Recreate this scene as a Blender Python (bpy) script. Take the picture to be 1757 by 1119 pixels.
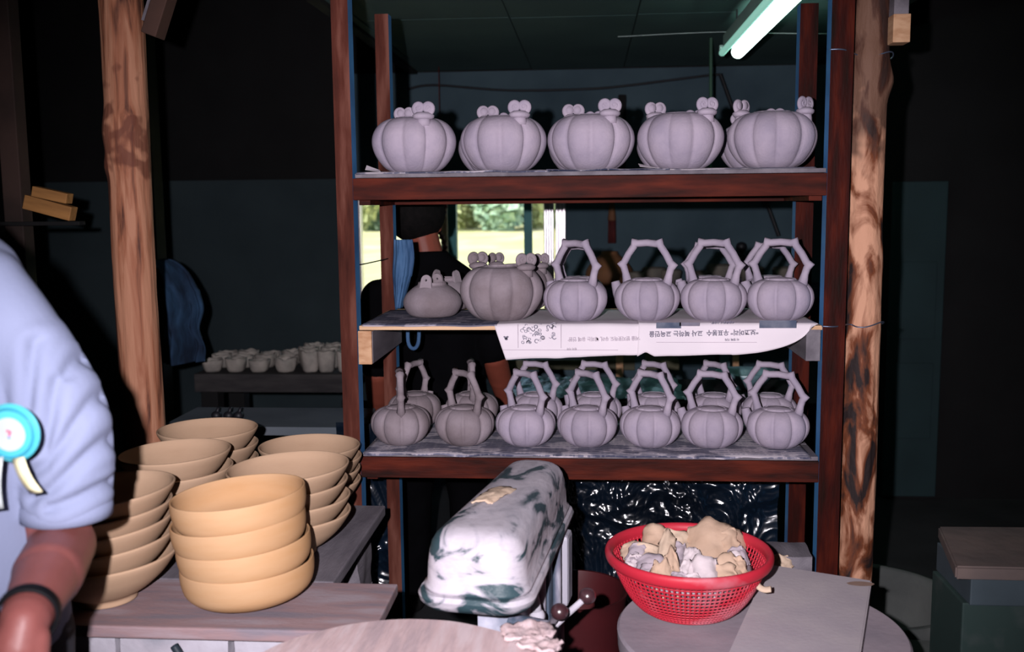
import bpy, bmesh, math, random
from math import sin, cos, pi, radians, sqrt
from mathutils import Vector, Matrix, noise
for o in list(bpy.data.objects): bpy.data.objects.remove(o)
SC = bpy.context.scene
COL = SC.collection
random.seed(7)
# ---------------------------------------------------------------- camera
W, H, F = 1757, 1119, 1708.0
RM = Matrix.Rotation(radians(4.5), 3, 'Z') @ Matrix.Rotation(radians(83.0), 3, 'X') @ Matrix.Rotation(radians(-0.57), 3, 'Z')
EYE = Vector((0, 0, 1.5))
cd = bpy.data.cameras.new('camera'); cam = bpy.data.objects.new('camera', cd); COL.objects.link(cam)
cam.matrix_world = Matrix.Translation(EYE) @ RM.to_4x4()
cd.sensor_width = 36; cd.lens = 36 * F / W; cd.clip_start = 0.05; cd.clip_end = 500
cd.dof.use_dof = True; cd.dof.focus_distance = 2.6; cd.dof.aperture_fstop = 3.6
SC.camera = cam
# ---------------------------------------------------------------- world, sun, flash, exposure
w = bpy.data.worlds.new('sky'); SC.world = w; w.use_nodes = True
nt = w.node_tree; bg = nt.nodes['Background']
sky = nt.nodes.new('ShaderNodeTexSky'); sky.sky_type = 'NISHITA'; sky.sun_disc = False; sky.sun_elevation = radians(48); sky.sun_rotation = radians(200); sky.dust_density = 3
nt.links.new(sky.outputs[0], bg.inputs[0]); bg.inputs[1].default_value = 0.30
sd = bpy.data.lights.new('sun', 'SUN'); sd.energy = 6.5; sd.angle = radians(0.6); sd.color = (1, 0.96, 0.86)
so = bpy.data.objects.new('sun', sd); COL.objects.link(so); so.rotation_euler = (radians(42), 0, radians(-25))
fd = bpy.data.lights.new('camera_flash', 'SPOT'); fd.energy = 400; fd.spot_size = radians(74); fd.spot_blend = 0.75; fd.shadow_soft_size = 0.012; fd.color = (1.0, 0.93, 1.0)
fo = bpy.data.objects.new('camera_flash', fd); COL.objects.link(fo)
fo.matrix_world = Matrix.Translation((-0.105, 0.0, 1.545)) @ (Matrix.Rotation(radians(2.5), 3, 'Z') @ Matrix.Rotation(radians(80.5), 3, 'X')).to_4x4()
vs = SC.view_settings; vs.view_transform = 'Standard'; vs.look = 'None'; vs.exposure = 0.0; vs.gamma = 1.0; vs.use_curve_mapping = False
try:
    SC.cycles.max_bounces = 6; SC.cycles.diffuse_bounces = 3; SC.cycles.sample_clamp_indirect = 3.0
except Exception: pass

# ---------------------------------------------------------------- helpers
def ray(px, py): return RM @ Vector(((px - W / 2) / F, -(py - H / 2) / F, -1))
def at(px, py, y): d = ray(px, py); return EYE + d * (y / d.y)          # point seen at a pixel, on the vertical plane y
def atz(px, py, z): d = ray(px, py); return EYE + d * ((z - EYE.z) / d.z)

def mat(name, c1, c2=None, rough=0.7, scale=8.0, stretch=(1, 1, 1), bump=0.0, bscale=None, metal=0.0, detail=5, lo=0.35, hi=0.65, c3=None, spec=0.3, rnd=0.0, coat=0.0, distort=0.0):
    m = bpy.data.materials.new(name); m.use_nodes = True; n = m.node_tree.nodes; l = m.node_tree.links
    b = n['Principled BSDF']; b.inputs['Roughness'].default_value = rough; b.inputs['Metallic'].default_value = metal
    b.inputs['Specular IOR Level'].default_value = spec; b.inputs['Coat Weight'].default_value = coat; b.inputs['Coat Roughness'].default_value = 0.15
    tc = n.new('ShaderNodeTexCoord'); mp = n.new('ShaderNodeMapping'); mp.inputs['Scale'].default_value = stretch
    l.new(tc.outputs['Object'], mp.inputs[0])
    if c2 is None: c2 = tuple(x * 0.8 for x in c1)
    nz = n.new('ShaderNodeTexNoise'); nz.inputs['Scale'].default_value = scale; nz.inputs['Detail'].default_value = detail; nz.inputs['Distortion'].default_value = distort
    l.new(mp.outputs[0], nz.inputs['Vector'])
    cr = n.new('ShaderNodeValToRGB'); e = cr.color_ramp.elements
    e[0].position = lo; e[0].color = (*c1, 1); e[1].position = hi; e[1].color = (*c2, 1)
    if c3 is not None:
        x = cr.color_ramp.elements.new((lo + hi) / 2); x.color = (*c3, 1)
    l.new(nz.outputs[0], cr.inputs[0])
    out = cr.outputs[0]
    if rnd > 0:
        oi = n.new('ShaderNodeObjectInfo'); hs = n.new('ShaderNodeHueSaturation'); mr = n.new('ShaderNodeMapRange')
        mr.inputs['To Min'].default_value = 1 - rnd; mr.inputs['To Max'].default_value = 1 + rnd
        l.new(oi.outputs['Random'], mr.inputs[0]); l.new(mr.outputs[0], hs.inputs['Value']); l.new(out, hs.inputs['Color']); out = hs.outputs[0]
    l.new(out, b.inputs['Base Color'])
    if bump > 0:
        n2 = n.new('ShaderNodeTexNoise'); n2.inputs['Scale'].default_value = bscale or scale * 4; n2.inputs['Detail'].default_value = 6
        l.new(mp.outputs[0], n2.inputs['Vector'])
        bp = n.new('ShaderNodeBump'); bp.inputs['Strength'].default_value = bump; bp.inputs['Distance'].default_value = 0.01
        l.new(n2.outputs[0], bp.inputs['Height']); l.new(bp.outputs[0], b.inputs['Normal'])
    return m
def emis(name, c, s):
    m = bpy.data.materials.new(name); m.use_nodes = True; b = m.node_tree.nodes['Principled BSDF']
    b.inputs['Base Color'].default_value = (*c, 1); b.inputs['Emission Color'].default_value = (*c, 1); b.inputs['Emission Strength'].default_value = s
    return m
def link(name, me, parent=None, loc=None):
    o = bpy.data.objects.new(name, me); COL.objects.link(o)
    if parent is not None: o.parent = parent
    if loc is not None: o.location = loc
    return o
def obj(name, bm, m, parent=None, smooth=False, loc=None, recalc=True):
    me = bpy.data.meshes.new(name)
    if recalc: bmesh.ops.recalc_face_normals(bm, faces=bm.faces)
    if smooth:
        for f in bm.faces: f.smooth = True
    bm.to_mesh(me); bm.free()
    for x in (m if isinstance(m, (list, tuple)) else [m]): me.materials.append(x)
    if smooth == 'auto':
        try: me.set_sharp_from_angle(angle=radians(35))
        except Exception: pass
    return link(name, me, parent, loc)
def tag(o, label=None, cat=None, group=None, kind=None):
    if label: o['label'] = label
    if cat: o['category'] = cat
    if group: o['group'] = group
    if kind: o['kind'] = kind
    return o
def thing(name, label, cat, loc=(0, 0, 0), rz=0, group=None):
    o = bpy.data.objects.new(name, None); COL.objects.link(o); o.empty_display_size = 0.05
    o.location = loc; o.rotation_euler = (0, 0, rz); tag(o, label, cat, group); return o
def dup(root, loc, rz, label, group=None, rot=None):
    r = root.copy(); COL.objects.link(r); r.location = loc; r.rotation_euler = rot or (0, 0, rz)
    r['label'] = label
    if group: r['group'] = group
    for ch in list(root.children):
        c = ch.copy(); COL.objects.link(c); c.parent = r
        for g in ch.children:
            d = g.copy(); COL.objects.link(d); d.parent = c
    return r
def box(bm, lo, hi, mi=0, bev=0.0, M=None):
    vs_ = [bm.verts.new((x, y, z)) for x in (lo[0], hi[0]) for y in (lo[1], hi[1]) for z in (lo[2], hi[2])]
    fs = []
    for q in ((0, 1, 3, 2), (4, 6, 7, 5), (0, 4, 5, 1), (2, 3, 7, 6), (0, 2, 6, 4), (1, 5, 7, 3)):
        f = bm.faces.new([vs_[i] for i in q]); f.material_index = mi; fs.append(f)
    if M is not None: bmesh.ops.transform(bm, matrix=M, verts=vs_)
    if bev > 0:
        es = list({e for f in fs for e in f.edges})
        r = bmesh.ops.bevel(bm, geom=es, offset=bev, segments=2, affect='EDGES', profile=0.6)
        for f in r['faces']: f.material_index = mi
    return fs
def bx(lo, hi, bev=0.002, M=None):
    bm = bmesh.new(); box(bm, lo, hi, 0, bev, M); return bm
def lathe(prof, seg=48, fn=None, bm=None, M=None, closed=False):
    bm = bm or bmesh.new(); rows = []; new = []
    for (r, z) in prof:
        if r < 1e-6:
            v = bm.verts.new((0, 0, z)); rows.append([v]); new.append(v)
        else:
            row = []
            for i in range(seg):
                a = 2 * pi * i / seg; rr = fn(r, z, a) if fn else r
                v = bm.verts.new((rr * cos(a), rr * sin(a), z)); row.append(v); new.append(v)
            rows.append(row)
    pairs = list(zip(rows[:-1], rows[1:]))
    if closed: pairs.append((rows[-1], rows[0]))
    for A, B in pairs:
        if len(A) == 1 and len(B) == 1: continue
        for i in range(seg):
            j = (i + 1) % seg
            if len(A) == 1: bm.faces.new((A[0], B[j], B[i]))
            elif len(B) == 1: bm.faces.new((A[i], A[j], B[0]))
            else: bm.faces.new((A[i], A[j], B[j], B[i]))
    if M is not None: bmesh.ops.transform(bm, matrix=M, verts=new)
    return bm
def tube(pts, rad, seg=10, bm=None, cap=True, flat=1.0, closed=False):
    """sweep of a circle (radius per point) along a polyline"""
    bm = bm or bmesh.new(); pts = [Vector(p) for p in pts]; n = len(pts)
    if not isinstance(rad, (list, tuple)): rad = [rad] * n
    rows = []; up = None
    for i, p in enumerate(pts):
        if closed: t = pts[(i + 1) % n] - pts[i - 1]
        else: t = pts[min(i + 1, n - 1)] - pts[max(i - 1, 0)]
        t.normalize()
        if up is None:
            up = Vector((0, 0, 1)) if abs(t.z) < 0.9 else Vector((0, 1, 0))
        s = t.cross(up)
        if s.length < 1e-4: s = t.cross(Vector((1, 0, 0)))
        s.normalize(); up = s.cross(t).normalized()
        rows.append([bm.verts.new(p + (s * cos(2 * pi * k / seg) + up * sin(2 * pi * k / seg) * flat) * rad[i]) for k in range(seg)])
    for i in range(n if closed else n - 1):
        A, B = rows[i], rows[(i + 1) % n]
        for k in range(seg): bm.faces.new((A[k], A[(k + 1) % seg], B[(k + 1) % seg], B[k]))
    if cap and not closed:
        bm.faces.new(rows[0][::-1]); bm.faces.new(rows[-1])
    return bm
def smooth_path(pts, n=6):
    P = [Vector(p) for p in pts]; out = []
    for i in range(len(P) - 1):
        p0 = P[max(i - 1, 0)]; p1 = P[i]; p2 = P[i + 1]; p3 = P[min(i + 2, len(P) - 1)]
        for k in range(n):
            t = k / n
            out.append(0.5 * ((2 * p1) + (p2 - p0) * t + (2 * p0 - 5 * p1 + 4 * p2 - p3) * t * t + (3 * p1 - p0 - 3 * p2 + p3) * t ** 3))
    out.append(P[-1]); return out
def ball(bm, c, r, sc=(1, 1, 1), rot=None, seg=16):
    M = Matrix.Translation(c) @ (rot.to_4x4() if rot else Matrix()) @ Matrix.Diagonal((*[r * s for s in sc], 1))
    bmesh.ops.create_uvsphere(bm, u_segments=seg, v_segments=seg // 2 + 2, radius=1, matrix=M)
def capsule(bm, a, b, ra, rb, seg=16, flat=1.0):
    a = Vector(a); b = Vector(b)
    pts = [a.lerp(b, t) for t in (0, .25, .5, .75, 1)]
    tube(pts, [ra + (rb - ra) * t for t in (0, .25, .5, .75, 1)], seg, bm, True, flat)
    ball(bm, a, ra, seg=seg); ball(bm, b, rb, seg=seg)
def organic(name, bm, m, parent, voxel=0.006, it=4, wrinkle=None, loc=None):
    me = bpy.data.meshes.new('tmp'); bmesh.ops.recalc_face_normals(bm, faces=bm.faces); bm.to_mesh(me); bm.free()
    o = bpy.data.objects.new('tmp', me); COL.objects.link(o)
    md = o.modifiers.new('r', 'REMESH'); md.mode = 'VOXEL'; md.voxel_size = voxel; md.use_smooth_shade = True
    s = o.modifiers.new('s', 'SMOOTH'); s.iterations = it; s.factor = 0.5
    dg = bpy.context.evaluated_depsgraph_get(); dg.update()
    me2 = bpy.data.meshes.new_from_object(o.evaluated_get(dg)); bpy.data.objects.remove(o)
    if wrinkle:
        me2.update(); ns = [v.normal.copy() for v in me2.vertices]
        for v, nn in zip(me2.vertices, ns): v.co = v.co + nn * wrinkle(v.co)
    me2.name = name; me2.materials.clear(); me2.materials.append(m)
    for p in me2.polygons: p.use_smooth = True
    return link(name, me2, parent, loc)
def text_mesh(s, size, m, parent, M, name='print', bold=0.0, align='CENTER'):
    cu = bpy.data.curves.new('t', 'FONT'); cu.body = s; cu.size = size; cu.align_x = align; cu.align_y = 'CENTER'; cu.offset = bold; cu.resolution_u = 2
    o = bpy.data.objects.new('t', cu); COL.objects.link(o)
    dg = bpy.context.evaluated_depsgraph_get(); dg.update()
    me = bpy.data.meshes.new_from_object(o.evaluated_get(dg)); bpy.data.objects.remove(o)
    me.transform(M); me.materials.clear(); me.materials.append(m); me.name = name
    return link(name, me, parent)

# ---------------------------------------------------------------- materials
CLAY = mat('grey_clay', (0.34, 0.29, 0.35), (0.26, 0.225, 0.285), 0.9, 14, bump=0.12, bscale=160, spec=0.15, rnd=0.05)
CLAY2 = mat('damp_clay', (0.25, 0.21, 0.235), (0.15, 0.12, 0.13), 0.85, 9, bump=0.12, bscale=160, spec=0.2, rnd=0.04)
TAN = mat('tan_clay', (0.39, 0.265, 0.175), (0.335, 0.222, 0.143), 0.92, 5, (1, 1, 3), bump=0.06, bscale=120, spec=0.1, rnd=0.06)
ORANGE = mat('orange_clay', (0.43, 0.265, 0.145), (0.38, 0.21, 0.095), 0.85, 4, (1, 1, 4), bump=0.05, bscale=120, spec=0.15, rnd=0.03)
REDWOOD = mat('red_stained_wood', (0.085, 0.015, 0.008), (0.016, 0.006, 0.005), 0.6, 6, (1, 6, 6), bump=0.15, bscale=30, c3=(0.045, 0.009, 0.006), spec=.05, lo=.3, hi=.7)
REDWOODV = mat('dimmed_red_post_wood', (0.055, 0.008, 0.004), (0.010, 0.004, 0.003), 0.6, 6, (6, 6, 1), bump=0.15, bscale=30, c3=(0.025, 0.004, 0.003), spec=.05, lo=.3, hi=.7)  # for the right posts: flash falloff put into a darker red brown
BROWN = mat('worn_brown_post_wood', (0.13, 0.05, 0.036), (0.028, 0.008, 0.006), 0.7, 5, (5, 5, 0.7), bump=0.15, bscale=40, c3=(0.065, 0.018, 0.012), spec=.05)
BLUE = mat('blue_paint', (0.05, 0.20, 0.42), (0.035, 0.13, 0.30), 0.6, 7, bump=0.1, bscale=60)
PALE = mat('pale_plywood', (0.55, 0.36, 0.22), (0.42, 0.26, 0.15), 0.8, 5, (1, 12, 12))
ENDGRAIN = mat('sawn_pine', (0.48, 0.29, 0.17), (0.36, 0.19, 0.10), 0.8, 10, (3, 3, 8))
GREYWOOD = mat('weathered_grey_wood', (0.16, 0.145, 0.165), (0.09, 0.08, 0.095), 0.85, 4, (5, 1, 5), bump=0.2, bscale=50)
PLANK = mat('dusty_plank', (0.27, 0.22, 0.24), (0.17, 0.145, 0.17), 0.9, 5, (1, 5, 5), bump=0.15, bscale=60, c3=(0.24, 0.16, 0.165))
PLASTER = mat('plaster_board', (0.40, 0.355, 0.37), (0.34, 0.30, 0.33), 0.9, 7, bump=0.06, bscale=80)
DISC = mat('turntable_plaster', (0.30, 0.25, 0.28), (0.22, 0.19, 0.22), 0.9, 6, bump=0.1, bscale=50)
PAPER = mat('newsprint', (0.62, 0.56, 0.60), (0.55, 0.50, 0.54), 0.9, 4, spec=0.1)
INK = mat('ink', (0.16, 0.15, 0.19), (0.12, 0.11, 0.15), 0.9, 30)
INKFAINT = mat('faint_ink', (0.40, 0.34, 0.39), (0.36, 0.31, 0.36), 0.9, 30)
INKBLUE = mat('photo_ink', (0.045, 0.06, 0.10), (0.12, 0.13, 0.17), 0.8, 25)
ALU = mat('aluminium', (0.75, 0.70, 0.74), (0.6, 0.57, 0.62), 0.3, 6, (8, 8, .5), metal=0.85)
TEAL = mat('teal_frame', (0.03, 0.20, 0.20), (0.02, 0.14, 0.15), 0.5, 5)
DARK = mat('near_black_wood', (0.004, 0.004, 0.0045), (0.002, 0.002, 0.0025), 0.85, 4, bump=0.1)  # near-black wood, also used on walls the flash hardly reaches
IRON = mat('black_iron', (0.010, 0.010, 0.014), (0.006, 0.006, 0.008), 0.5, 6)
SKIN = mat('skin', (0.17, 0.055, 0.048), (0.13, 0.04, 0.036), 0.5, 12, bump=0.03, bscale=120)
HAIR = mat('black_hair', (0.006, 0.005, 0.005), (0.003, 0.003, 0.003), 0.85, 40, bump=0.3, bscale=150, spec=.08)
BLACKCLOTH = mat('black_cloth', (0.0028, 0.0028, 0.0035), (0.002, 0.002, 0.0025), 0.95, 10, bump=0.2, spec=0.02)

def printed_paper(name, base, inkc, dens):
    """newsprint with rows of small type: rows across, broken by noise into words"""
    m = bpy.data.materials.new(name); m.use_nodes = True; n = m.node_tree.nodes; l = m.node_tree.links; b = n['Principled BSDF']
    b.inputs['Roughness'].default_value = 0.9; b.inputs['Specular IOR Level'].default_value = 0.1
    tc = n.new('ShaderNodeTexCoord'); wv = n.new('ShaderNodeTexWave'); wv.bands_direction = 'Y'; wv.inputs['Scale'].default_value = 17
    l.new(tc.outputs['Object'], wv.inputs['Vector'])
    nz = n.new('ShaderNodeTexNoise'); nz.inputs['Scale'].default_value = 28; mp = n.new('ShaderNodeMapping'); mp.inputs['Scale'].default_value = (3.5, 0.7, 0.7)
    l.new(tc.outputs['Object'], mp.inputs[0]); l.new(mp.outputs[0], nz.inputs['Vector'])
    mu = n.new('ShaderNodeMath'); mu.operation = 'MULTIPLY'; l.new(wv.outputs[1], mu.inputs[0]); l.new(nz.outputs[0], mu.inputs[1])
    cr = n.new('ShaderNodeValToRGB'); cr.color_ramp.elements[0].position = 0.36 - dens; cr.color_ramp.elements[1].position = 0.52 - dens
    cr.color_ramp.elements[0].color = (*base, 1); cr.color_ramp.elements[1].color = (*inkc, 1)
    l.new(mu.outputs[0], cr.inputs[0])
    n3 = n.new('ShaderNodeTexNoise'); n3.inputs['Scale'].default_value = 9; n3.inputs['Detail'].default_value = 2; m3 = n.new('ShaderNodeMapping'); m3.inputs['Scale'].default_value = (1.2, 2.2, 1)
    l.new(tc.outputs['Object'], m3.inputs[0]); l.new(m3.outputs[0], n3.inputs['Vector'])
    c3 = n.new('ShaderNodeValToRGB'); c3.color_ramp.elements[0].position = .52 - dens * .6; c3.color_ramp.elements[1].position = .56 - dens * .6; c3.color_ramp.elements[0].color = (1, 1, 1, 1); c3.color_ramp.elements[1].color = (.42, .44, .50, 1)
    l.new(n3.outputs[0], c3.inputs[0]); mx = n.new('ShaderNodeMix'); mx.data_type = 'RGBA'; mx.blend_type = 'MULTIPLY'; mx.inputs[0].default_value = 1
    l.new(cr.outputs[0], mx.inputs[6]); l.new(c3.outputs[0], mx.inputs[7]); l.new(mx.outputs[2], b.inputs['Base Color']); return m
NEWS = printed_paper('printed_newsprint', (0.42, 0.38, 0.42), (0.15, 0.15, 0.21), 0.06)
NEWSD = printed_paper('dense_printed_newsprint', (0.36, 0.33, 0.38), (0.05, 0.06, 0.11), 0.14)

# ---------------------------------------------------------------- room shell
def struct(name, bm, m, parent=None):
    o = obj(name, bm, m, parent)
    if parent is None: o['kind'] = 'structure'
    return o
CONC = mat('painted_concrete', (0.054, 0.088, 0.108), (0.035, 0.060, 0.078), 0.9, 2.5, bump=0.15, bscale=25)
CONCL = mat('darker_concrete', (0.026, 0.040, 0.046), (0.015, 0.025, 0.030), 0.9, 1.5, bump=0.15, bscale=25)  # same concrete in a darker tone for the side bays
FLOORM = mat('concrete_floor', (0.022, 0.023, 0.025), (0.012, 0.013, 0.014), 0.9, 3, bump=0.2, bscale=30)
CEILM = mat('ceiling_board', (0.055, 0.105, 0.10), (0.04, 0.08, 0.078), 0.85, 2, bump=0.05)
struct('floor', bx((-3.6, -2.0, -0.1), (3.6, 6.2, 0.0), 0), FLOORM)
YB = 6.0
WX0, WX1, WZ0, WZ1 = -1.43, -0.17, 0.80, 1.68
bm = bmesh.new()
box(bm, (-1.48, YB, 0), (WX0, YB + .2, 2.28)); box(bm, (WX0, YB, 0), (WX1, YB + .2, WZ0)); box(bm, (WX0, YB, WZ1), (WX1, YB + .2, 2.28)); box(bm, (WX1, YB, 0), (1.6, YB + .2, 2.28))
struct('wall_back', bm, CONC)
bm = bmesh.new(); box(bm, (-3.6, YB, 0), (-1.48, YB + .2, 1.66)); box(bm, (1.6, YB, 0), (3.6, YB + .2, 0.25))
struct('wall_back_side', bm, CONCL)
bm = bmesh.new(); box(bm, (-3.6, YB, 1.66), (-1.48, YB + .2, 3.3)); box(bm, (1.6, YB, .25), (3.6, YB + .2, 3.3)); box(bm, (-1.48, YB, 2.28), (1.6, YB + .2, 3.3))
struct('wall_back_darkened', bm, DARK)  # near-black colour stands in for missing light high up and at right
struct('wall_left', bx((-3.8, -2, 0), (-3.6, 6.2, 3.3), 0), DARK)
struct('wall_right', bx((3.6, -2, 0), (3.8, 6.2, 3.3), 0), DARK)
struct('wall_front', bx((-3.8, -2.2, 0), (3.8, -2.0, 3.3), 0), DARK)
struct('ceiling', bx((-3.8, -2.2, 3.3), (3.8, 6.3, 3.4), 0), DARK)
lc = bpy.data.objects.new('ceiling_lowered', None); COL.objects.link(lc); lc['kind'] = 'structure'
xs = [-1.02, -0.98, -0.34, 0.20, 0.74, 1.22]
for i in range(5):
    for (ya, yb) in ((2.75, 4.35), (4.356, 6.0)):
        obj('panel', bx((xs[i] + .003, ya, 2.285 + .003 * (i % 2)), (xs[i + 1] - .003, yb, 2.31), .002), CEILM, lc)
# side strips of the lowered ceiling
struct('trim_1', bx((1.22, 2.75, 2.27), (1.27, 6.0, 2.42), .003), DARK)
struct('trim_2', bx((-1.07, 2.75, 2.27), (-1.02, 6.0, 2.42), .003), DARK)
# window
win = bpy.data.objects.new('window_1', None); COL.objects.link(win); win['kind'] = 'structure'
def wb(nm, x0, x1, z0, z1, m, y0=YB - .01, y1=YB + .06): return obj(nm, bx((x0, y0, z0), (x1, y1, z1), .003), m, win)
wb('sill', WX0 - .03, WX1 + .03, WZ0 - .04, WZ0, ALU, YB - .04); wb('head', WX0, WX1, WZ1 - .03, WZ1, ALU)
wb('frame_post', WX0, WX0 + .04, WZ0, WZ1, ALU)
xa = at(760, 400, YB).x; wb('frame_post', xa - .012, xa + .022, WZ0, WZ1, PALE)['label'] = 'pinkish white window upright'
xa = at(776, 400, YB).x; wb('sash_post', xa - .026, xa + .026, WZ0, WZ1, TEAL)['label'] = 'teal painted window upright'
xa = at(906, 400, YB).x; wb('sash_post', xa - .024, xa + .024, WZ0, WZ1, TEAL)
for xp, n_ in ((942, 4), (962, 3)):
    xa = at(xp, 400, YB).x
    bm = bmesh.new()
    for k in range(n_):
        tube([(xa - .022 + k * .044 / (n_ - 1), YB - .02, WZ0), (xa - .022 + k * .044 / (n_ - 1), YB - .02, WZ1)], .0095, 10, bm)
    box(bm, (xa - .03, YB - .015, WZ0), (xa + .03, YB + .05, WZ1))
    obj('ribbed_frame_post', bm, ALU, win, smooth='auto')
GL = bpy.data.materials.new('glass'); GL.use_nodes = True; b = GL.node_tree.nodes['Principled BSDF']
b.inputs['Transmission Weight'].default_value = 1; b.inputs['Roughness'].default_value = 0.0; b.inputs['IOR'].default_value = 1.02; b.inputs['Base Color'].default_value = (.97, 1, .98, 1)
xp = [WX0 + .04, at(757, 400, YB).x, at(776, 400, YB).x + .02, at(906, 400, YB).x - .02, at(906, 400, YB).x + .02, at(936, 400, YB).x]
for i in (0, 2, 4): obj('pane', bx((xp[i], YB + .03, WZ0), (xp[i + 1], YB + .034, WZ1 - .03), 0), GL, win)

# ---------------------------------------------------------------- outdoors
MEADOW = mat('meadow_grass', (0.42, 0.46, 0.20), (0.66, 0.61, 0.40), 0.9, 0.5, (1, 0.35, 1), c3=(0.52, 0.51, 0.26), detail=8, lo=.3, hi=.7)
bm = bmesh.new(); bmesh.ops.create_grid(bm, x_segments=60, y_segments=60, size=1)
for v in bm.verts:
    v.co = Vector((v.co.x * 90 - 20, 7 + (v.co.y + 1) * 60, 0)); v.co.z = -0.05 + 0.25 * noise.noise(v.co * 0.12) * min(1, max(0, (v.co.y - 9) / 8)) + max(0, v.co.y - 75) * .03
o = obj('meadow', bm, MEADOW, smooth=True); tag(o, kind='stuff'); o['label'] = 'sunlit yellow green meadow outside the window'; o['category'] = 'grass'
LEAFL = mat('pale_green_leaves', (0.32, 0.40, 0.20), (0.58, 0.60, 0.34), 0.8, 3, rnd=.1); BARK = mat('bark', (0.1, 0.08, 0.06), (0.05, 0.04, 0.03), 0.9, 5)
LEAFD = mat('blue_green_leaves', (0.20, 0.34, 0.26), (0.40, 0.52, 0.38), 0.8, 3, rnd=.1)
def tree(px, y, h, r, m, label, seed):
    base = at(px, 390, y); t = thing('field_tree', label, 'tree', (base.x, y, -.02), 0, 'trees at the far edge of the meadow')
    rg = random.Random(seed); bm = tube([(0, 0, 0), (.1, 0, h * .3), (0, .1, h * .6)], [.35, .25, .15], 8); obj('trunk', bm, BARK, t)
    bm = bmesh.new()
    for k in range(1400):
        a = rg.uniform(0, 2 * pi); u = rg.uniform(-1, 1); q = sqrt(1 - u * u); rr = r * (0.75 + .3 * rg.random()) * (1 + .25 * sin(3 * a + seed) * q)
        c = Vector((cos(a) * q * rr, sin(a) * q * rr, h * .5 + u * h * .5)); s = rg.uniform(.25, .55)
        d1 = Vector((rg.gauss(0, 1), rg.gauss(0, 1), rg.gauss(0, 1))).normalized(); d2 = d1.orthogonal().normalized()
        bm.faces.new([bm.verts.new(c + p) for p in (d1 * s, d2 * s * .7, -d1 * s, -d2 * s * .7)])
    obj('crown', bm, m, t, recalc=False)
for k_, (px, y, m_, lb) in enumerate(((600, 57, LEAFL, 'pale tree beyond the meadow furthest to the left in the window'), (645, 63, LEAFD, 'dark round tree beyond the meadow at the left end of the window'),
        (745, 57, LEAFL, "pale tree beyond the meadow just right of the head of the person in black"), (800, 63, LEAFL, 'pale yellow green tree next to the teal window upright'),
        (858, 57, LEAFD, 'blue green tree in the middle of the window view'), (925, 61, LEAFL, 'pale tree beyond the meadow behind the ribbed metal frame'))):
    tree(px, y, 6.0, 1.55, m_, lb, k_ + 1)
bm = bmesh.new(); rg = random.Random(4)
for k in range(5200):
    c = Vector((rg.uniform(-32, 14), rg.uniform(70, 73), rg.uniform(0, 6.5))); s_ = rg.uniform(.3, .65)
    d1 = Vector((rg.gauss(0, 1), rg.gauss(0, 1), rg.gauss(0, 1))).normalized(); d2 = d1.orthogonal().normalized()
    bm.faces.new([bm.verts.new(c + p) for p in (d1 * s_, d2 * s_ * .7, -d1 * s_, -d2 * s_ * .7)])
o = obj('hedge', bm, LEAFD, recalc=False); tag(o, 'blue green hedge behind the trees beyond the meadow', 'hedge', None, 'stuff')

# ---------------------------------------------------------------- fluorescent lamp
TUBEM = emis('lit_tube', (0.66, 1.0, 0.86), 9.0); TUBED = emis('edge_glow_tube', (0.35, 0.75, 0.62), 0.55)
HOUS = mat('lamp_housing', (0.30, 0.42, 0.38), (0.22, 0.33, 0.30), 0.5, 5)
pe = at(1252, 90, 4.5)
t = thing('fluorescent_lamp', 'lit white green fluorescent tube lamp under the ceiling', 'lamp', (pe.x, 0, 0))
obj('housing', bx((-.03, 3.25, pe.z + .015), (.025, 4.5, pe.z + .075), .006), HOUS, t)
obj('tube', tube([(.034, 3.27, pe.z), (.034, 4.49, pe.z)], .028, 14), TUBEM, t, smooth='auto')
obj('tube', tube([(-.034, 3.27, pe.z - .003), (-.034, 4.49, pe.z - .003)], .014, 14), TUBED, t, smooth='auto')['label'] = 'faint glow along the housing edge'  # faintly glowing tube added for the reflection along the housing edge
for yy in (3.265, 4.495):
    bm = bmesh.new()
    for sx in (-.034, .034): box(bm, (sx - .012, yy - .012, pe.z - .012), (sx + .012, yy + .012, pe.z + .03), 0, .003)
    obj('lamp_holder', bm, HOUS, t)
bm = bmesh.new()
for yy in (3.5, 4.3): tube([(0, yy, pe.z + .07), (0, yy, 2.29)], .004, 6, bm)
obj('hanger', bm, IRON, t)

# ---------------------------------------------------------------- shelving rack
XL, XR, YF, YR = -0.593, 0.576, 2.56, 2.98
rack = thing('shelving_rack', 'wooden pottery rack with blue sided brown posts and three laden shelves', 'shelf', (0, 0, 0))
def post(x0, x1, y0, y1, z1, fm=None):
    bm = bmesh.new(); fs = box(bm, (x0, y0, 0), (x1, y1, z1), 0)
    for f in fs:
        if f.calc_center_median().y < y0 + 1e-5:
            for s in range(1): pass
            r = bmesh.ops.inset_region(bm, faces=[f], thickness=0.006); f.material_index = 1
    return obj('post', bm, [BLUE, fm or BROWN], rack)
post(-.655, -.611, YF, YF + .05, 2.6); post(.590, .645, YF, YF + .045, 2.6, REDWOODV)
post(-.622, -.582, YR - .045, YR, 2.05); post(.590, .640, YR - .045, YR, 2.05, REDWOODV)
def rb(nm, lo, hi, m, bev=.002): return obj(nm, bx(lo, hi, bev), m, rack)
# top shelf
rb('rail', (-.611, YF, 1.513), (.590, YF + .035, 1.569), REDWOOD); rb('rail', (-.60, YR - .03, 1.50), (.590, YR, 1.569), REDWOOD)
for k in range(3): rb('shelf_board', (-.605, YF + .002 + k * .14, 1.570), (.588, YF + .136 + k * .14, 1.581), GREYWOOD)
rb('cleat', (-.605, YF + .04, 1.50), (-.575, YR - .05, 1.535), REDWOOD); rb('cleat', (.555, YF + .04, 1.50), (.588, YR - .05, 1.535), REDWOOD)
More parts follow.
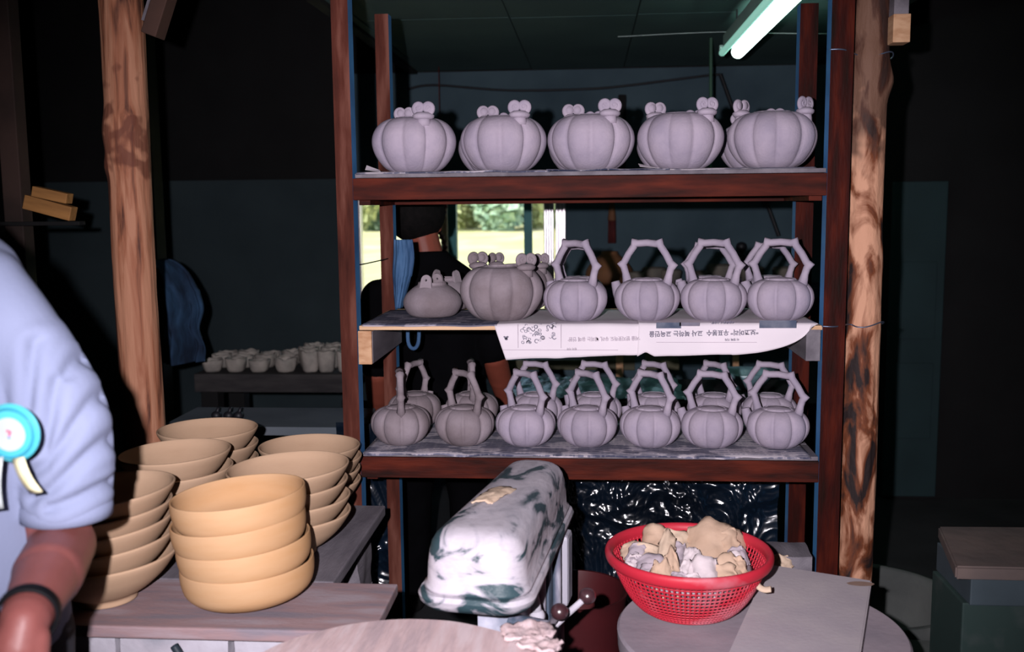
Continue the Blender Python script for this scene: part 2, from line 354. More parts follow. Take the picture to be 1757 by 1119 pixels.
# middle shelf
rb('bearer', (-.608, YF - .005, 1.083), (-.572, YR - .01, 1.172), [ENDGRAIN][0])
rb('bearer', (.548, YF - .005, 1.095), (.584, YR - .01, 1.177), GREYWOOD)
rb('shelf_board', (-.604, YF - .005, 1.1745), (.588, YR, 1.186), PALE)
# bottom shelf
rb('rail', (-.611, YF, .776), (.590, YF + .035, .832), REDWOOD); rb('rail', (-.60, YR - .03, .765), (.590, YR, .832), REDWOOD)
for k in range(3): rb('shelf_board', (-.605, YF + .002 + k * .14, .833), (.588, YF + .136 + k * .14, .844), GREYWOOD)
rb('cleat', (-.605, YF + .04, .76), (-.575, YR - .05, .80), REDWOOD)
GREYSIDE = obj('bearer_side', bx((-.5725, YF + .004, 1.085), (-.5705, YR - .012, 1.170), 0), GREYWOOD, rack); GREYSIDE['label'] = 'weathered grey inner face of the left bearer'

# ---------------------------------------------------------------- logs
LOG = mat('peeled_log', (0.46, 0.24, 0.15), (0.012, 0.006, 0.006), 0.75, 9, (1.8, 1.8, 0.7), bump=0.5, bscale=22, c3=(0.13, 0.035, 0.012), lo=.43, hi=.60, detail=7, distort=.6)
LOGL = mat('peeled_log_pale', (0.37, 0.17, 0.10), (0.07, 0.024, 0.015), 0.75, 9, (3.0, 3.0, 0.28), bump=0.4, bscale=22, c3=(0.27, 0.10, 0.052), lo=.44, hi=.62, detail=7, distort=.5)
def log(name, label, cx, cy, r, z1, m, knots, seed, lean=0.0):
    NS, NZ = 72, 240; bm = bmesh.new(); rows = []
    for j in range(NZ + 1):
        z = z1 * j / NZ; row = []
        ox = .012 * noise.noise(Vector((z * .9, seed, 0))); oy = .01 * noise.noise(Vector((z * .8, seed + 9, 0)))
        for i in range(NS):
            a = 2 * pi * i / NS; d = Vector((cos(a), sin(a), 0))
            rr = r * (1 + .05 * noise.noise(Vector((cos(a) * 1.3, sin(a) * 1.3, z * 1.6 + seed))) + .035 * noise.noise(Vector((cos(a) * 4, sin(a) * 4, z * 3 + seed))) + .02 * noise.noise(Vector((cos(a) * 9, sin(a) * 9, z * 14 + seed))))
            for (ka, kz, kh, ks) in knots:
                da = (a - ka + pi) % (2 * pi) - pi
                rr += kh * math.exp(-((da * r) ** 2 + (z - kz) ** 2) / (ks * ks))
            row.append(bm.verts.new((ox + rr * cos(a) + lean * z, oy + rr * sin(a), z)))
        rows.append(row)
    for A, B in zip(rows[:-1], rows[1:]):
        for i in range(NS): bm.faces.new((A[i], A[(i + 1) % NS], B[(i + 1) % NS], B[i]))
    bm.faces.new(rows[0][::-1]); bm.faces.new(rows[-1])
    o = obj(name, bm, m, smooth='auto', loc=(cx, cy, 0)); tag(o, label, 'post', None); return o
lx = at(1483, 300, 2.66).x + .006
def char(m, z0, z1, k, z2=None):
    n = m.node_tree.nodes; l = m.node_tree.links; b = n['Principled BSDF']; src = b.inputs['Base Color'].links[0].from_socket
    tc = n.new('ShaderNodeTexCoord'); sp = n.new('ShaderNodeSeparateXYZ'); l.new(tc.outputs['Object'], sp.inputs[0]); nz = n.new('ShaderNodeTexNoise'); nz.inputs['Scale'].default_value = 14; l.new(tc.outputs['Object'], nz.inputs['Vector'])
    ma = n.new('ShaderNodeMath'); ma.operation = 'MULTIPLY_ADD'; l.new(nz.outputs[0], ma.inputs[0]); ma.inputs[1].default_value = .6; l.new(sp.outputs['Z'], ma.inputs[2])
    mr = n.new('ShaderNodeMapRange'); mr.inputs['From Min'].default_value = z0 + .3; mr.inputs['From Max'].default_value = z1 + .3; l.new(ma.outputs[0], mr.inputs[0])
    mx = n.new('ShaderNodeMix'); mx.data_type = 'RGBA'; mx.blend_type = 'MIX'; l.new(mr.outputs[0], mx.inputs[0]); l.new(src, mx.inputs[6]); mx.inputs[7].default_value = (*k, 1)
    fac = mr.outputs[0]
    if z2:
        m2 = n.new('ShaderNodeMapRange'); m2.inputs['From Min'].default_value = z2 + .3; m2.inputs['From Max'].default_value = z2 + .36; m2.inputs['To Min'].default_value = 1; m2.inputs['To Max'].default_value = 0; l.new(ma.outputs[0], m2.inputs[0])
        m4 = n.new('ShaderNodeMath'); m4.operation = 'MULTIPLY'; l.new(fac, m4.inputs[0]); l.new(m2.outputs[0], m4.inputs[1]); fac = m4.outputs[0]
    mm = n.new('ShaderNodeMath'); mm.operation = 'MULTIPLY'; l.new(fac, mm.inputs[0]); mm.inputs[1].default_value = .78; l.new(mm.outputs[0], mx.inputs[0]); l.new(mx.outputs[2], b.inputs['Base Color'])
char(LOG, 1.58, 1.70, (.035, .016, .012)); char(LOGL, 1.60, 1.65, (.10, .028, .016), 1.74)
KR = [(-.1, 1.80, .014, .035), (-1.7, 1.84, .010, .05), (-1.2, 1.16, .007, .03), (-2.3, 1.72, .006, .05), (-1.0, 1.35, .004, .05)]
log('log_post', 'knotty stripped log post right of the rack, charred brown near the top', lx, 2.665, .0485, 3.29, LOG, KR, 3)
pl = at(214, 200, 2.85)
KL = [(-2.2, 1.72, .012, .05), (-.9, 1.75, .010, .035), (-1.7, 1.66, .008, .04), (-2.7, 1.62, .009, .03)]
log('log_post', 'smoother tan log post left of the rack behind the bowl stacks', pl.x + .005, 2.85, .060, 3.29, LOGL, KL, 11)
WIREM = mat('steel_wire', (0.12, 0.16, 0.24), (0.08, 0.1, 0.15), 0.4, 5, metal=.6)
def wire(name, label, pts, r, m, cat='wire'):
    ps = smooth_path(pts, 5); r = (r + [r[-1]] * len(ps))[:len(ps)] if isinstance(r, list) else r
    o = obj(name, tube(ps, r, 6), m, smooth=True); return tag(o, label, cat)
def loop(zc, label):
    pts = [(.585, 2.552, zc + .004), (.62, 2.553, zc + .003)]
    for k in range(13):
        a = -2.4 + k * .36; pts.append((lx + .0555 * cos(a), 2.665 + .0555 * sin(a), zc - .006 * sin(k)))
    pts.append((.655, 2.67, zc)); wire('binding_wire', label, pts, .0018, WIREM)
loop(at(1450, 88, 2.56).z, 'thin wire tying the right log to the rack near its top')
loop(at(1450, 562, 2.56).z, 'thin wire tying the right log to the rack at middle shelf height')

# roof timbers near the logs
tb = thing('timber_brace', 'sawn timber end with orange brown face beside the right log top', 'timber')
p0 = at(1519, 26, 2.6); p1 = at(1547, 74, 2.6); p2 = at(1517, -60, 2.6)
obj('sawn_end', bx((p0.x + .016, 2.585, p1.z), (p1.x + .016, 2.64, p0.z), .002), ENDGRAIN, tb)['label'] = 'orange brown sawn end'
obj('beam', bx((p0.x + .018, 2.59, p0.z), (p1.x + .012, 2.66, 3.29), .002), GREYWOOD, tb)
tb = thing('timber_brace', 'dark slanting timber with pale edge beside the left log top', 'timber')
a_ = at(262, 62, 2.72); b_ = at(300, -60, 2.72)
M = Matrix.Translation(a_) @ Matrix.Rotation(math.atan2(b_.x - a_.x, b_.z - a_.z), 4, 'Y')
obj('beam', bx((-.022, -.03, 0), (.022, .03, .9), .003, M), mat('dark_timber', (.06, .028, .02), (.03, .015, .012), .8, 5), tb)
obj('pale_edge', bx((-.030, -.03, .03), (-.022, .02, .9), .001, M), GREYWOOD, tb)

# ---------------------------------------------------------------- pots
def lobed(n, amp, zc, hh, po=0.5):
    def fn(r, z, a):
        k = max(0.0, 1 - abs((z - zc) / hh) ** 3)
        return r * (1.02 - amp * k * (1 - abs(sin(n * a / 2)) ** po))
    return fn
def prof_smooth(P, n=4):
    q = smooth_path([(r, 0, z) for r, z in P], n); return [(max(0, v.x), v.z) for v in q]
def body_bm(P, n, amp, zc, hh, seg=144):
    return lathe(prof_smooth(P), seg, lobed(n, amp, zc, hh))
def spiral_lug(bm, c, ax, s=1.0, hole=False):
    """two rolled coils side by side on a short collar; ax = radial angle"""
    tw = ax - radians(30); tx = Vector((-sin(tw), cos(tw), 0)); rd = Vector((cos(tw), sin(tw), 0)); up = Vector((0, 0, 1))
    # collar ring and stem
    lathe([(0, 0), (.016 * s, 0), (.020 * s, .004 * s), (.021 * s, .009 * s), (.017 * s, .013 * s), (.013 * s, .016 * s), (0, .016 * s)], 18, None, bm, Matrix.Translation(c) @ Matrix.Rotation(ax, 4, 'Z') @ Matrix.Diagonal((1, 1.25, 1, 1)))
    for sg in (-1, 1):
        cc = c + tx * (.0098 * s * sg) + up * (.026 * s)
        pts = []; rad = []
        for k in range(30):
            u = k / 29; th = (-pi / 2) + sg * (u * 2.6 * pi); R_ = .0125 * s * (1 - .78 * u)
            pts.append(cc + tx * (cos(th) * R_) + up * (sin(th) * R_) + rd * (.002 * u)); rad.append(.0052 * s * (1 - .35 * u))
        tube(pts, rad, 8, bm, True, 1.5)
        if not hole:
            lathe([(0, -.004 * s), (.010 * s, -.004 * s), (.010 * s, .004 * s), (0, .004 * s)], 14, None, bm, Matrix.Translation(cc) @ Matrix.Rotation(tw, 4, 'Z') @ Matrix.Rotation(pi / 2, 4, 'Y'))
JP = [(0, .002), (.050, .002), (.062, .004), (.083, .018), (.103, .045), (.1125, .075), (.109, .103), (.093, .127), (.070, .141), (.052, .144), (.046, .147), (.042, .142), (.040, .128), (0, .122)]
def make_jar(m):
    t = thing('pumpkin_jar', '', 'jar')
    obj('body', body_bm(JP, 10, .125, .078, .090), m, t, smooth=True)
    for (ax, rr) in ((0, .082), (pi, .080)):
        bm = bmesh.new(); tube([(rr * cos(ax) * .98, rr * sin(ax), .120), (rr * cos(ax), 0, .142)], [.020, .016], 14, bm)
        spiral_lug(bm, Vector((rr * cos(ax), 0, .136)), ax, 1.12); obj('scroll_lug', bm, m, t, smooth=True)
    return t
HP = [(-.054, .088), (-.061, .118), (-.068, .140), (-.052, .168), (-.033, .193), (0, .196), (.033, .193), (.052, .168), (.068, .140), (.061, .118), (.054, .088)]
KP = [(0, .002), (.036, .002), (.046, .004), (.063, .016), (.077, .036), (.0815, .056), (.078, .076), (.066, .092), (.050, .1005), (.040, .102), (.036, .106), (.032, .102), (.031, .094), (0, .092)]
def handle_bm(HP, seg=8):
    P = [Vector((x, 0, z)) for x, z in HP]; pts = []; rad = []
    joints = {2, 4, 6, 8}
    for i, p in enumerate(P):
        if i in joints:
            a = (P[i - 1] - p).normalized() * .007; b_ = (P[i + 1] - p).normalized() * .007
            out = -(a + b_); out = out.normalized() if out.length > 1e-6 else Vector((0, 0, 1))
            pts += [p + a, p + out * .004, p + b_]; rad += [.0095, .0130, .0095]
        else: pts.append(p); rad.append(.0140 if i in (0, len(P) - 1) else .0092)
    return tube(pts, rad, seg, None, True, 1.0)
def make_kettle(m, lobes=9, sc=1.0):
    t = thing('pumpkin_teapot', '', 'teapot')
    obj('body', body_bm(KP, lobes, .125, .056, .066, 126), m, t, smooth=True)
    obj('handle', handle_bm(HP), m, t, smooth=True)
    bm = tube(smooth_path([(-.062, 0, .052), (-.077, 0, .064), (-.086, 0, .080), (-.091, 0, .095)], 3), [.024, .023, .021, .019, .017, .015, .0135, .0125, .0115, .011], 12, None, True)
    obj('spout', bm, m, t, smooth=True)
    obj('lid', lathe([(0, .100), (.020, .100), (.030, .098), (.034, .1015), (.031, .105), (.018, .107), (.006, .109), (0, .1095)], 30), m, t, smooth=True)
    return t
SH1, SH2, SH3 = 1.5835, 1.1885, 0.8465
used = set()
def place(proto, key, px, y, z, rz, label, group, sc=1.0):
    p = at(px, 350, y)
    # x on the vertical plane y is independent of the pixel row (no roll in the room)
    row = 350 + (1.5 - (z + .06)) * F / y
    p = at(px, row, y)
    if key in used: r = dup(proto, (p.x, y, z), rz, label, group)
    else:
        used.add(key); r = proto; r.location = (p.x, y, z); r.rotation_euler = (0, 0, rz); r['label'] = label; r['group'] = group
    r.scale = (sc, sc, sc); return r
jar = make_jar(CLAY); jard = make_jar(CLAY2); ket = make_kettle(CLAY); ketd = make_kettle(CLAY2)
G1 = 'lobed jars on the top shelf'
JX = [(711, -62, 'grey pumpkin jar at the left end of the top shelf front row'), (864, -54, 'grey pumpkin jar second from the left in the top front row'),
      (1014, -54, 'grey pumpkin jar in the middle of the top shelf front row'), (1167, -40, 'grey pumpkin jar second from the right in the top front row'),
      (1324, -20, 'grey pumpkin jar at the right end of the top shelf, scroll lug tallest at right')]
for px, a, lb in JX: place(jar, 'j', px, 2.675, SH1, radians(a), lb, G1)
for px, a, lb in ((850, -75, 'grey jar in the top back row behind the second front jar from left'), (1004, -70, 'grey jar in the top back row behind the middle front jar'),
                  (1157, -50, 'grey jar in the top back row behind the fourth front jar'), (1298, -60, 'grey jar in the top back row behind the rightmost front jar')):
    place(jar, 'j', px, 2.893, SH1, radians(a), lb, G1, .93)
G2 = 'pots on the middle shelf'
place(jard, 'jd', 861, 2.675, SH2, radians(-32), 'grey lobed jar with damp dark foot and scroll lugs, front of middle shelf', G2, 1.0)
place(jard, 'jd', 889, 2.895, SH2, radians(-26), 'grey lobed jar close behind the damp footed jar on the middle shelf', G2, .93)
# smooth round jars with pierced ears
t = thing('round_jar', '', 'jar')
RP = [(0, .002), (.045, .002), (.066, .008), (.080, .028), (.083, .046), (.074, .066), (.055, .084), (.042, .092), (.040, .099), (.037, .099), (.036, .088), (0, .080)]
obj('body', lathe(prof_smooth(RP), 64), CLAY2, t, smooth=True)
for sg in (-1, 1):
    bm = bmesh.new(); n = 18; outer = []; 
    o_ = [(-.020, 0), (-.016, .03)] + [(.0155 * cos(pi - pi * k / 8), .040 + .0155 * sin(pi - pi * k / 8)) for k in range(9)] + [(.016, .03), (.020, 0)]
    i_ = [(.0035 * cos(2 * pi * k / 10), .040 + .0035 * sin(2 * pi * k / 10)) for k in range(10)]
    for yy, sn in ((-.004, 1), (.004, -1)):
        A = [bm.verts.new((x, yy, z)) for x, z in o_]; B = [bm.verts.new((x, yy, z)) for x, z in i_]
        es = [bm.edges.new((A[i], A[(i + 1) % len(A)])) for i in range(len(A))] + [bm.edges.new((B[i], B[(i + 1) % len(B)])) for i in range(len(B))]
        bmesh.ops.triangle_fill(bm, edges=es, use_beauty=True); outer.append((A, B))
    for k in (0, 1):
        A, B = outer[0][k], outer[1][k]
        for i in range(len(A)): bm.faces.new((A[i], A[(i + 1) % len(A)], B[(i + 1) % len(A)], B[i]))
    bmesh.ops.transform(bm, matrix=Matrix.Translation((0, -.050 * sg, .068)) @ Matrix.Rotation(radians(-14 * sg), 4, 'X'), verts=bm.verts)
    obj('pierced_ear', bm, CLAY2, t)
place(t, 'r', 742, 2.74, SH2, radians(-14), 'smooth dark grey round jar with two pierced ears on the middle shelf', G2, .98)
t2 = dup(t, (at(765, 480, 2.905).x, 2.915, SH2), radians(60), 'pale smooth jar tucked behind the round eared jar on the middle shelf', G2); t2.scale = (.92, .92, .98)
rows = [(988, -42, 'teapot'), (1108, -6, ''), (1223, -10, ''), (1338, -8, '')]
K2 = [(988, 2.655, -42, 'pumpkin teapot with overhead handle beside the damp footed jar, middle shelf front'),
      (1110, 2.66, -30, 'middle shelf pumpkin teapot with wide handle, second teapot from left in front'),
      (1224, 2.655, -32, 'middle shelf pumpkin teapot, third teapot from left in front'),
      (1338, 2.655, -28, 'middle shelf pumpkin teapot at the right end of the front row'),
      (992, 2.865, -38, 'pumpkin teapot in the back row behind the leftmost teapot, middle shelf'),
      (1216, 2.87, -12, 'pumpkin teapot in the back row behind the third front teapot, middle shelf'),
      (1319, 2.87, 0, 'pumpkin teapot in the back row at the right end, middle shelf')]
for px, y, a, lb in K2: place(ket, 'k', px, y, SH2, radians(a), lb, G2, 1.05 if y < 2.8 else .96)
G3 = 'teapots on the bottom shelf'
K3 = [(ketd, 'kd', 688, 2.66, -78, 'damp dark teapot at the bottom shelf left end, handle seen edge on'),
      (ketd, 'kd', 797, 2.66, -46, 'damp dark footed teapot second from the left on the bottom shelf front row'),
      (ket, 'k', 902, 2.66, -44, 'pale teapot third from the left in the bottom shelf front row'),
      (ket, 'k', 1008, 2.66, -46, 'pale teapot right of the machine top, middle of the bottom shelf front row'),
      (ket, 'k', 1116, 2.66, -44, 'pale teapot third from the right in the bottom shelf front row'),
      (ket, 'k', 1221, 2.66, -30, 'pale teapot second from the right in the bottom shelf front row'),
      (ket, 'k', 1334, 2.66, -30, 'pale teapot at the right end of the bottom shelf front row'),
      (ketd, 'kd', 712, 2.87, -112, 'dark teapot at the left end of the bottom shelf back row'),
      (ketd, 'kd', 810, 2.875, -80, 'dark teapot with edge on handle, second from left in the bottom back row'),
      (ket, 'k', 920, 2.87, -28, 'teapot third from the left in the bottom shelf back row'),
      (ket, 'k', 1020, 2.87, -24, 'teapot in the centre of the bottom shelf back row'),
      (ket, 'k', 1122, 2.87, -40, 'teapot third from the right in the bottom shelf back row'),
      (ket, 'k', 1226, 2.87, -50, 'teapot second from the right in the bottom shelf back row'),
      (ket, 'k', 1320, 2.87, -30, 'teapot at the right end of the bottom shelf back row')]
for pr, key, px, y, a, lb in K3: place(pr, key, px, y, SH3, radians(a), lb, G3, 1.0 if y < 2.8 else .96)

# ---------------------------------------------------------------- newspapers
def sheet(label, m, x0, x1, yb, z, front, flap, slantL=0.0, slantR=0.0, amp=.002, seed=0, nx=60, zf=None):
    """paper on a shelf from y=yb to the edge, then hanging down by flap(u); front(u) = y of the fold"""
    bm = bmesh.new(); ny, nf = 14, 12; g = []
    for i in range(nx + 1):
        u = i / nx; x = x0 + (x1 - x0) * u; col = []; yf = front(u); L = flap(u)
        for j in range(ny + 1):
            v = j / ny; y = yb + (yf - yb) * v
            col.append((x, y, z + .0004 + amp * (0.5 + 0.5 * noise.noise(Vector((x * 14, y * 9, seed)))) * (0.6 + v * .8)))
        if L > 0:
            for j in range(1, nf + 1):
                w_ = j / nf; dx = slantL * w_ * (1 - u) - slantR * w_ * u
                yy = yf - .004 * (1 - math.exp(-w_ * 8)) - .006 * w_ * (.6 + noise.noise(Vector((x * 7, seed, w_))))
                col.append((x + dx, yy, col[ny][2] - .001 - L * w_))
        g.append([bm.verts.new(c) for c in col])
    for i in range(nx):
        n = min(len(g[i]), len(g[i + 1]))
        for j in range(n - 1): bm.faces.new((g[i][j], g[i + 1][j], g[i + 1][j + 1], g[i][j + 1]))
    o = obj('newspaper', bm, m, smooth=True, recalc=False); md = o.modifiers.new('s', 'SOLIDIFY'); md.thickness = .0005
    tag(o, label, 'newspaper', 'newspapers lining the rack shelves'); return o
def wav(b, a, f, s): return lambda u: b + a * noise.noise(Vector((u * f, s, 0)))
# top shelf
sheet('creased newspaper sheet under the two left jars of the top shelf', NEWS, -.598, -.10, 2.90, 1.5812, wav(2.549, .008, 6, 1), lambda u: .004, amp=.004, seed=1)
sheet('newspaper sheet under the middle jars of the top shelf', NEWSD, -.11, .20, 2.92, 1.5818, wav(2.550, .008, 5, 2), lambda u: .003, amp=.004, seed=2)
sheet('newspaper sheet under the right jars of the top shelf', NEWS, .18, .56, 2.92, 1.5812, wav(2.556, .006, 5, 3), lambda u: .002, amp=.003, seed=3)
def curl(label, px, py, w_, h, rot, z):
    p = at(px, py, 2.585); bm = bmesh.new()
    P_ = [(-.5, -.022, 0), (.5, -.018, 0), (.42, .012, .35), (-.45, .008, 1.0), (.30, .035, .1), (-.2, .040, .35)]
    v_ = [bm.verts.new((a * w_, b_, c * h)) for a, b_, c in P_]
    for q in ((0, 1, 2, 3), (3, 2, 4, 5)): bm.faces.new([v_[i] for i in q])
    o = obj('paper_scrap', bm, PAPER, loc=(p.x, 2.585, z + .004)); o.rotation_euler = (0, rot, .2)
    o.modifiers.new('s', 'SOLIDIFY').thickness = .0006; tag(o, label, 'paper', 'folded paper scraps on the top shelf')
curl('folded white paper scrap at the left end of the top shelf', 640, 290, .040, .013, .12, 1.5845)
curl('folded white paper scrap between the middle and fourth top jars', 1112, 286, .055, .008, .1, 1.5845)
# middle shelf
sheet('printed newspaper sheet under the round jar at the left of the middle shelf', NEWSD, -.595, -.24, 2.93, 1.1865, wav(2.558, .005, 4, 4), lambda u: .004, amp=.004, seed=4)
za = at(860, 560, 2.55); zz = 1.190
xA0, xA1 = at(848, 565, 2.55).x, at(1105, 560, 2.55).x
def flapA(u):
    base = .090 - .014 * u + .0015 * noise.noise(Vector((u * 9, 1, 1)))
    return base if u < .97 else base - (u - .97) * .6
A = sheet('white newspaper hanging over the middle shelf edge, left sheet with printed drawing', PAPER, xA0, xA1, 2.93, zz - .003, lambda u: 2.552, flapA, slantL=.030, slantR=0.0, amp=.003, seed=5, nx=80)
xB0, xB1 = at(1096, 560, 2.55).x, at(1404, 548, 2.55).x
def flapB(u):
    b = .083 - .012 * u
    if u < .10: b -= .012 * abs(1 - abs(u - .05) / .05)
    if u > .55: b = (b) * sqrt(max(0.0, 1 - ((u - .55) / .45) ** 2.2)) + .001
    return b
Bp = sheet('white newspaper hanging over the middle shelf edge, right sheet with Korean headline', PAPER, xB0, xB1, 2.93, zz - .001, lambda u: 2.549, flapB, slantL=-.004, slantR=.02, amp=.003, seed=6, nx=90)
def flat_on(px, py, wpx, hpx, m, parent, y, name='print'):
    a = at(px, py, y); s = y / F; bm = bmesh.new(); n = 8; g = []
    for i in range(n + 1): g.append([bm.verts.new((a.x + (i / n) * wpx * s, y, a.z)), bm.verts.new((a.x + (i / n) * wpx * s, y, a.z - hpx * s))])
    for i in range(n): bm.faces.new((g[i][0], g[i + 1][0], g[i + 1][1], g[i][1]))
    return obj(name, bm, m, parent)
YP = 2.5365
def T(px, py, roll=0.0, sx=1, flip=True):
    p = at(px, py, YP)
    # reads upside down: rotate by 180 degrees in the paper plane
    return Matrix.Translation(p) @ Matrix.Rotation(pi / 2, 4, 'X') @ Matrix.Rotation((pi if flip else 0) + roll, 4, 'Z') @ Matrix.Diagonal((sx, 1, 1, 1))
text_mesh('“보고머리” 우표봉수  교사 북하는 교육민을', .0165, INK, Bp, T(1207, 571, radians(1.2), .93), bold=.0004)
text_mesh('- 서울특별시 교육청 -', .0075, INK, Bp, T(1240, 553, radians(1)), bold=.0002)
text_mesh('이 영복 기자', .0070, INK, Bp, T(1256, 582.5, radians(1)), bold=.0002)
flat_on(1126, 553.5, 42, 10, INKBLUE, Bp, YP); flat_on(1166, 553.5, 34, 6, INK, Bp, YP); flat_on(1303, 550, 62, 13, INKBLUE, Bp, YP)
flat_on(1126, 587, 170, .8, INKFAINT, Bp, YP)
text_mesh('‘서울 받지못하도 우러, 해외는 유예 인원’', .0125, INKFAINT, A, T(1036, 581, radians(1.0), .88), bold=.0003)
text_mesh('정리 기자', .0065, INKFAINT, A, T(981, 598.5, radians(1)), bold=.0002)
flat_on(862, 600, 200, .8, INKFAINT, A, YP); flat_on(888, 556, .8, 42, INKFAINT, A, YP); flat_on(962, 556, .8, 42, INKFAINT, A, YP)
# small printed emblem and ink drawing (a crowd of little figures) on the left sheet
bm = bmesh.new(); p = at(868, 580, YP)
for dx, dz, r_ in ((0, 0, .0045), (.004, .003, .003), (-.004, .003, .0025), (.001, -.003, .004)):
    c = [bm.verts.new((p.x + dx + r_ * cos(k * pi / 4), YP, p.z + dz + r_ * sin(k * pi / 4) * .8)) for k in range(8)]; bm.faces.new(c)
obj('emblem', bm, INK, A)
bm = bmesh.new(); rg = random.Random(5)
for k in range(46):
    px = rg.uniform(894, 952); py = rg.uniform(556, 588)
    if (px > 935 and py > 580): continue
    p = at(px, py, YP); r1 = rg.uniform(.002, .0062); r2 = r1 * rg.uniform(.45, .75); a0 = rg.uniform(0, 6.28); n_ = rg.choice((8, 12, 12, 14)); span = rg.uniform(3.5, 6.28)
    q = []
    for i in range(n_ + 1):
        a = a0 + span * i / n_; q.append((bm.verts.new((p.x + r1 * cos(a), YP - .0002 * (k % 3), p.z + r1 * sin(a))), bm.verts.new((p.x + r2 * cos(a), YP - .0002 * (k % 3), p.z + r2 * sin(a)))))
    for i in range(n_): bm.faces.new((q[i][0], q[i + 1][0], q[i + 1][1], q[i][1]))
obj('drawing', bm, mat('drawing_ink', (.17, .16, .2), (.3, .28, .33), .9, 40), A)
# bottom shelf
sheet('thin newspaper sheet under the left teapots of the bottom shelf', NEWS, -.598, -.02, 2.93, .8442, wav(2.548, .010, 6, 7), lambda u: .004 + .004 * noise.noise(Vector((u * 8, 0, 0))), amp=.004, seed=7)
sheet('thin newspaper sheet under the right teapots of the bottom shelf', NEWS, -.03, .565, 2.93, .8448, wav(2.549, .010, 6, 8), lambda u: .004 + .006 * max(0, noise.noise(Vector((u * 7, 3, 0)))), amp=.004, seed=8)

# ---------------------------------------------------------------- blue gloves hanging on the rear post
DENIM = mat('blue_rubber_cloth', (0.045, 0.11, 0.22), (0.015, 0.045, 0.11), 0.75, 16, (1, 1, .5), bump=.4, bscale=30)
def cloth(name, label, cat, pxs, pys, y, m, depth=.03, seed=0, nx=26, nz=40, prof=None):
    """crumpled hanging cloth with real thickness; prof(v) -> (left px, right px)"""
    bm = bmesh.new(); g = []
    for j in range(nz + 1):
        v = j / nz; py = pys[0] + (pys[1] - pys[0]) * v; l_, r_ = prof(v); row = []
        for i in range(nx + 1):
            u = i / nx; p = at(l_ + (r_ - l_) * u, py, y)
            fold = depth * (.5 * noise.noise(Vector((u * 4.5, v * 1.2, seed))) + .35 * noise.noise(Vector((u * 9, v * 3.5, seed + 4)))) - depth * .8 * sin(pi * u)
            row.append(bm.verts.new((p.x, y + fold, p.z)))
        g.append(row)
    for j in range(nz):
        for i in range(nx): bm.faces.new((g[j][i], g[j][i + 1], g[j + 1][i + 1], g[j + 1][i]))
    o = obj(name, bm, m, smooth=True, recalc=False); md = o.modifiers.new('s', 'SOLIDIFY'); md.thickness = .004; md.offset = 0
    return tag(o, label, cat)
cloth('denim_cloth', 'faded blue denim cloth hanging from the rear left rack post', 'cloth', None, (411, 528), 2.915, DENIM, .02, 3,
      prof=lambda v: (676 - 4 * v, 708 - 4 * v * v + 3 * sin(6 * v)) if v < .55 else (674 + 10 * (v - .55), 705 - 34 * (v - .55)))
a_ = at(712, 566, 2.965); zt_ = 1.1745; pts = [(a_.x - .02, 2.965, zt_), (a_.x - .022, 2.965, a_.z - .035), (a_.x - .006, 2.965, a_.z - .058), (a_.x + .01, 2.965, a_.z - .035), (a_.x + .014, 2.965, zt_)]
o = obj('blue_strap', tube(smooth_path(pts, 5), .006, 8, None, True, .5), DENIM, smooth=True); tag(o, 'loop of blue strap hanging below the middle shelf near its left end', 'strap')

# ---------------------------------------------------------------- bowls and their bench
TZ = .71
bench = thing('plank_bench', 'low workbench of dusty planks on block stacks carrying the tan bowls', 'table')
obj('plank', bx((-1.62, 1.745, TZ - .024), (-.402, 1.985, TZ), .004), PLANK, bench)
M = Matrix.Translation((-.90, 0, 0))
obj('plank', bx((-.98, 1.995, TZ - .030), (-.542, 2.535, TZ - .003), .004), GREYWOOD, bench)
obj('plank', bx((-1.42, 1.995, TZ - .030), (-.99, 2.535, TZ - .003), .004), GREYWOOD, bench)
BLOCK = mat('whitewashed_block', (0.42, 0.41, 0.46), (0.14, 0.16, 0.19), 0.95, 6, bump=.6, bscale=14, c3=(0.33, 0.31, 0.35), lo=.35, hi=.72)
def rough_block(lo, hi, seed, parent, nm='block', m=None):
    bm = bmesh.new(); box(bm, lo, hi); bmesh.ops.subdivide_edges(bm, edges=bm.edges, cuts=7, use_grid_fill=True)
    for v in bm.verts: v.co += Vector((noise.noise(v.co * 14 + Vector((seed, 0, 0))), noise.noise(v.co * 14 + Vector((0, seed, 0))), .4 * noise.noise(v.co * 14 + Vector((0, 0, seed))))) * .007
    return obj(nm, bm, m or BLOCK, parent, smooth='auto')
xx = -1.58; k = 0
for wdt in (.22, .24, .2, .23, .25):
    for zi in range(4):
        z0 = .685 - (zi + 1) * .17; rough_block((xx + .006 * (zi % 2), 1.80, z0 + .004), (xx + wdt - .012, 1.97, z0 + .166), k, bench); k += 1
    xx += wdt
for zi in range(4):
    rough_block((-.70, 2.05, .68 - (zi + 1) * .17 + .002), (-.575, 2.20, .68 - zi * .17 - .002), 30 + zi, bench, m=GREYWOOD)
    rough_block((-.70, 2.36, .68 - (zi + 1) * .17 + .002), (-.575, 2.50, .68 - zi * .17 - .002), 40 + zi, bench, m=GREYWOOD)
    rough_block((-1.38, 2.10, .68 - (zi + 1) * .17 + .002), (-1.22, 2.45, .68 - zi * .17 - .002), 50 + zi, bench, m=GREYWOOD)
o = obj('hose_loop', tube(smooth_path([(-.80, 1.775, .66), (-.775, 1.765, .63), (-.745, 1.765, .59), (-.74, 1.77, .50), (-.76, 1.775, .3), (-.78, 1.77, .012)], 5), .008, 8), mat('dark_rubber', (.02, .03, .04), None, .5), smooth=True)
tag(o, 'dark rubber hose hanging in front of the pale blocks under the bench', 'hose')

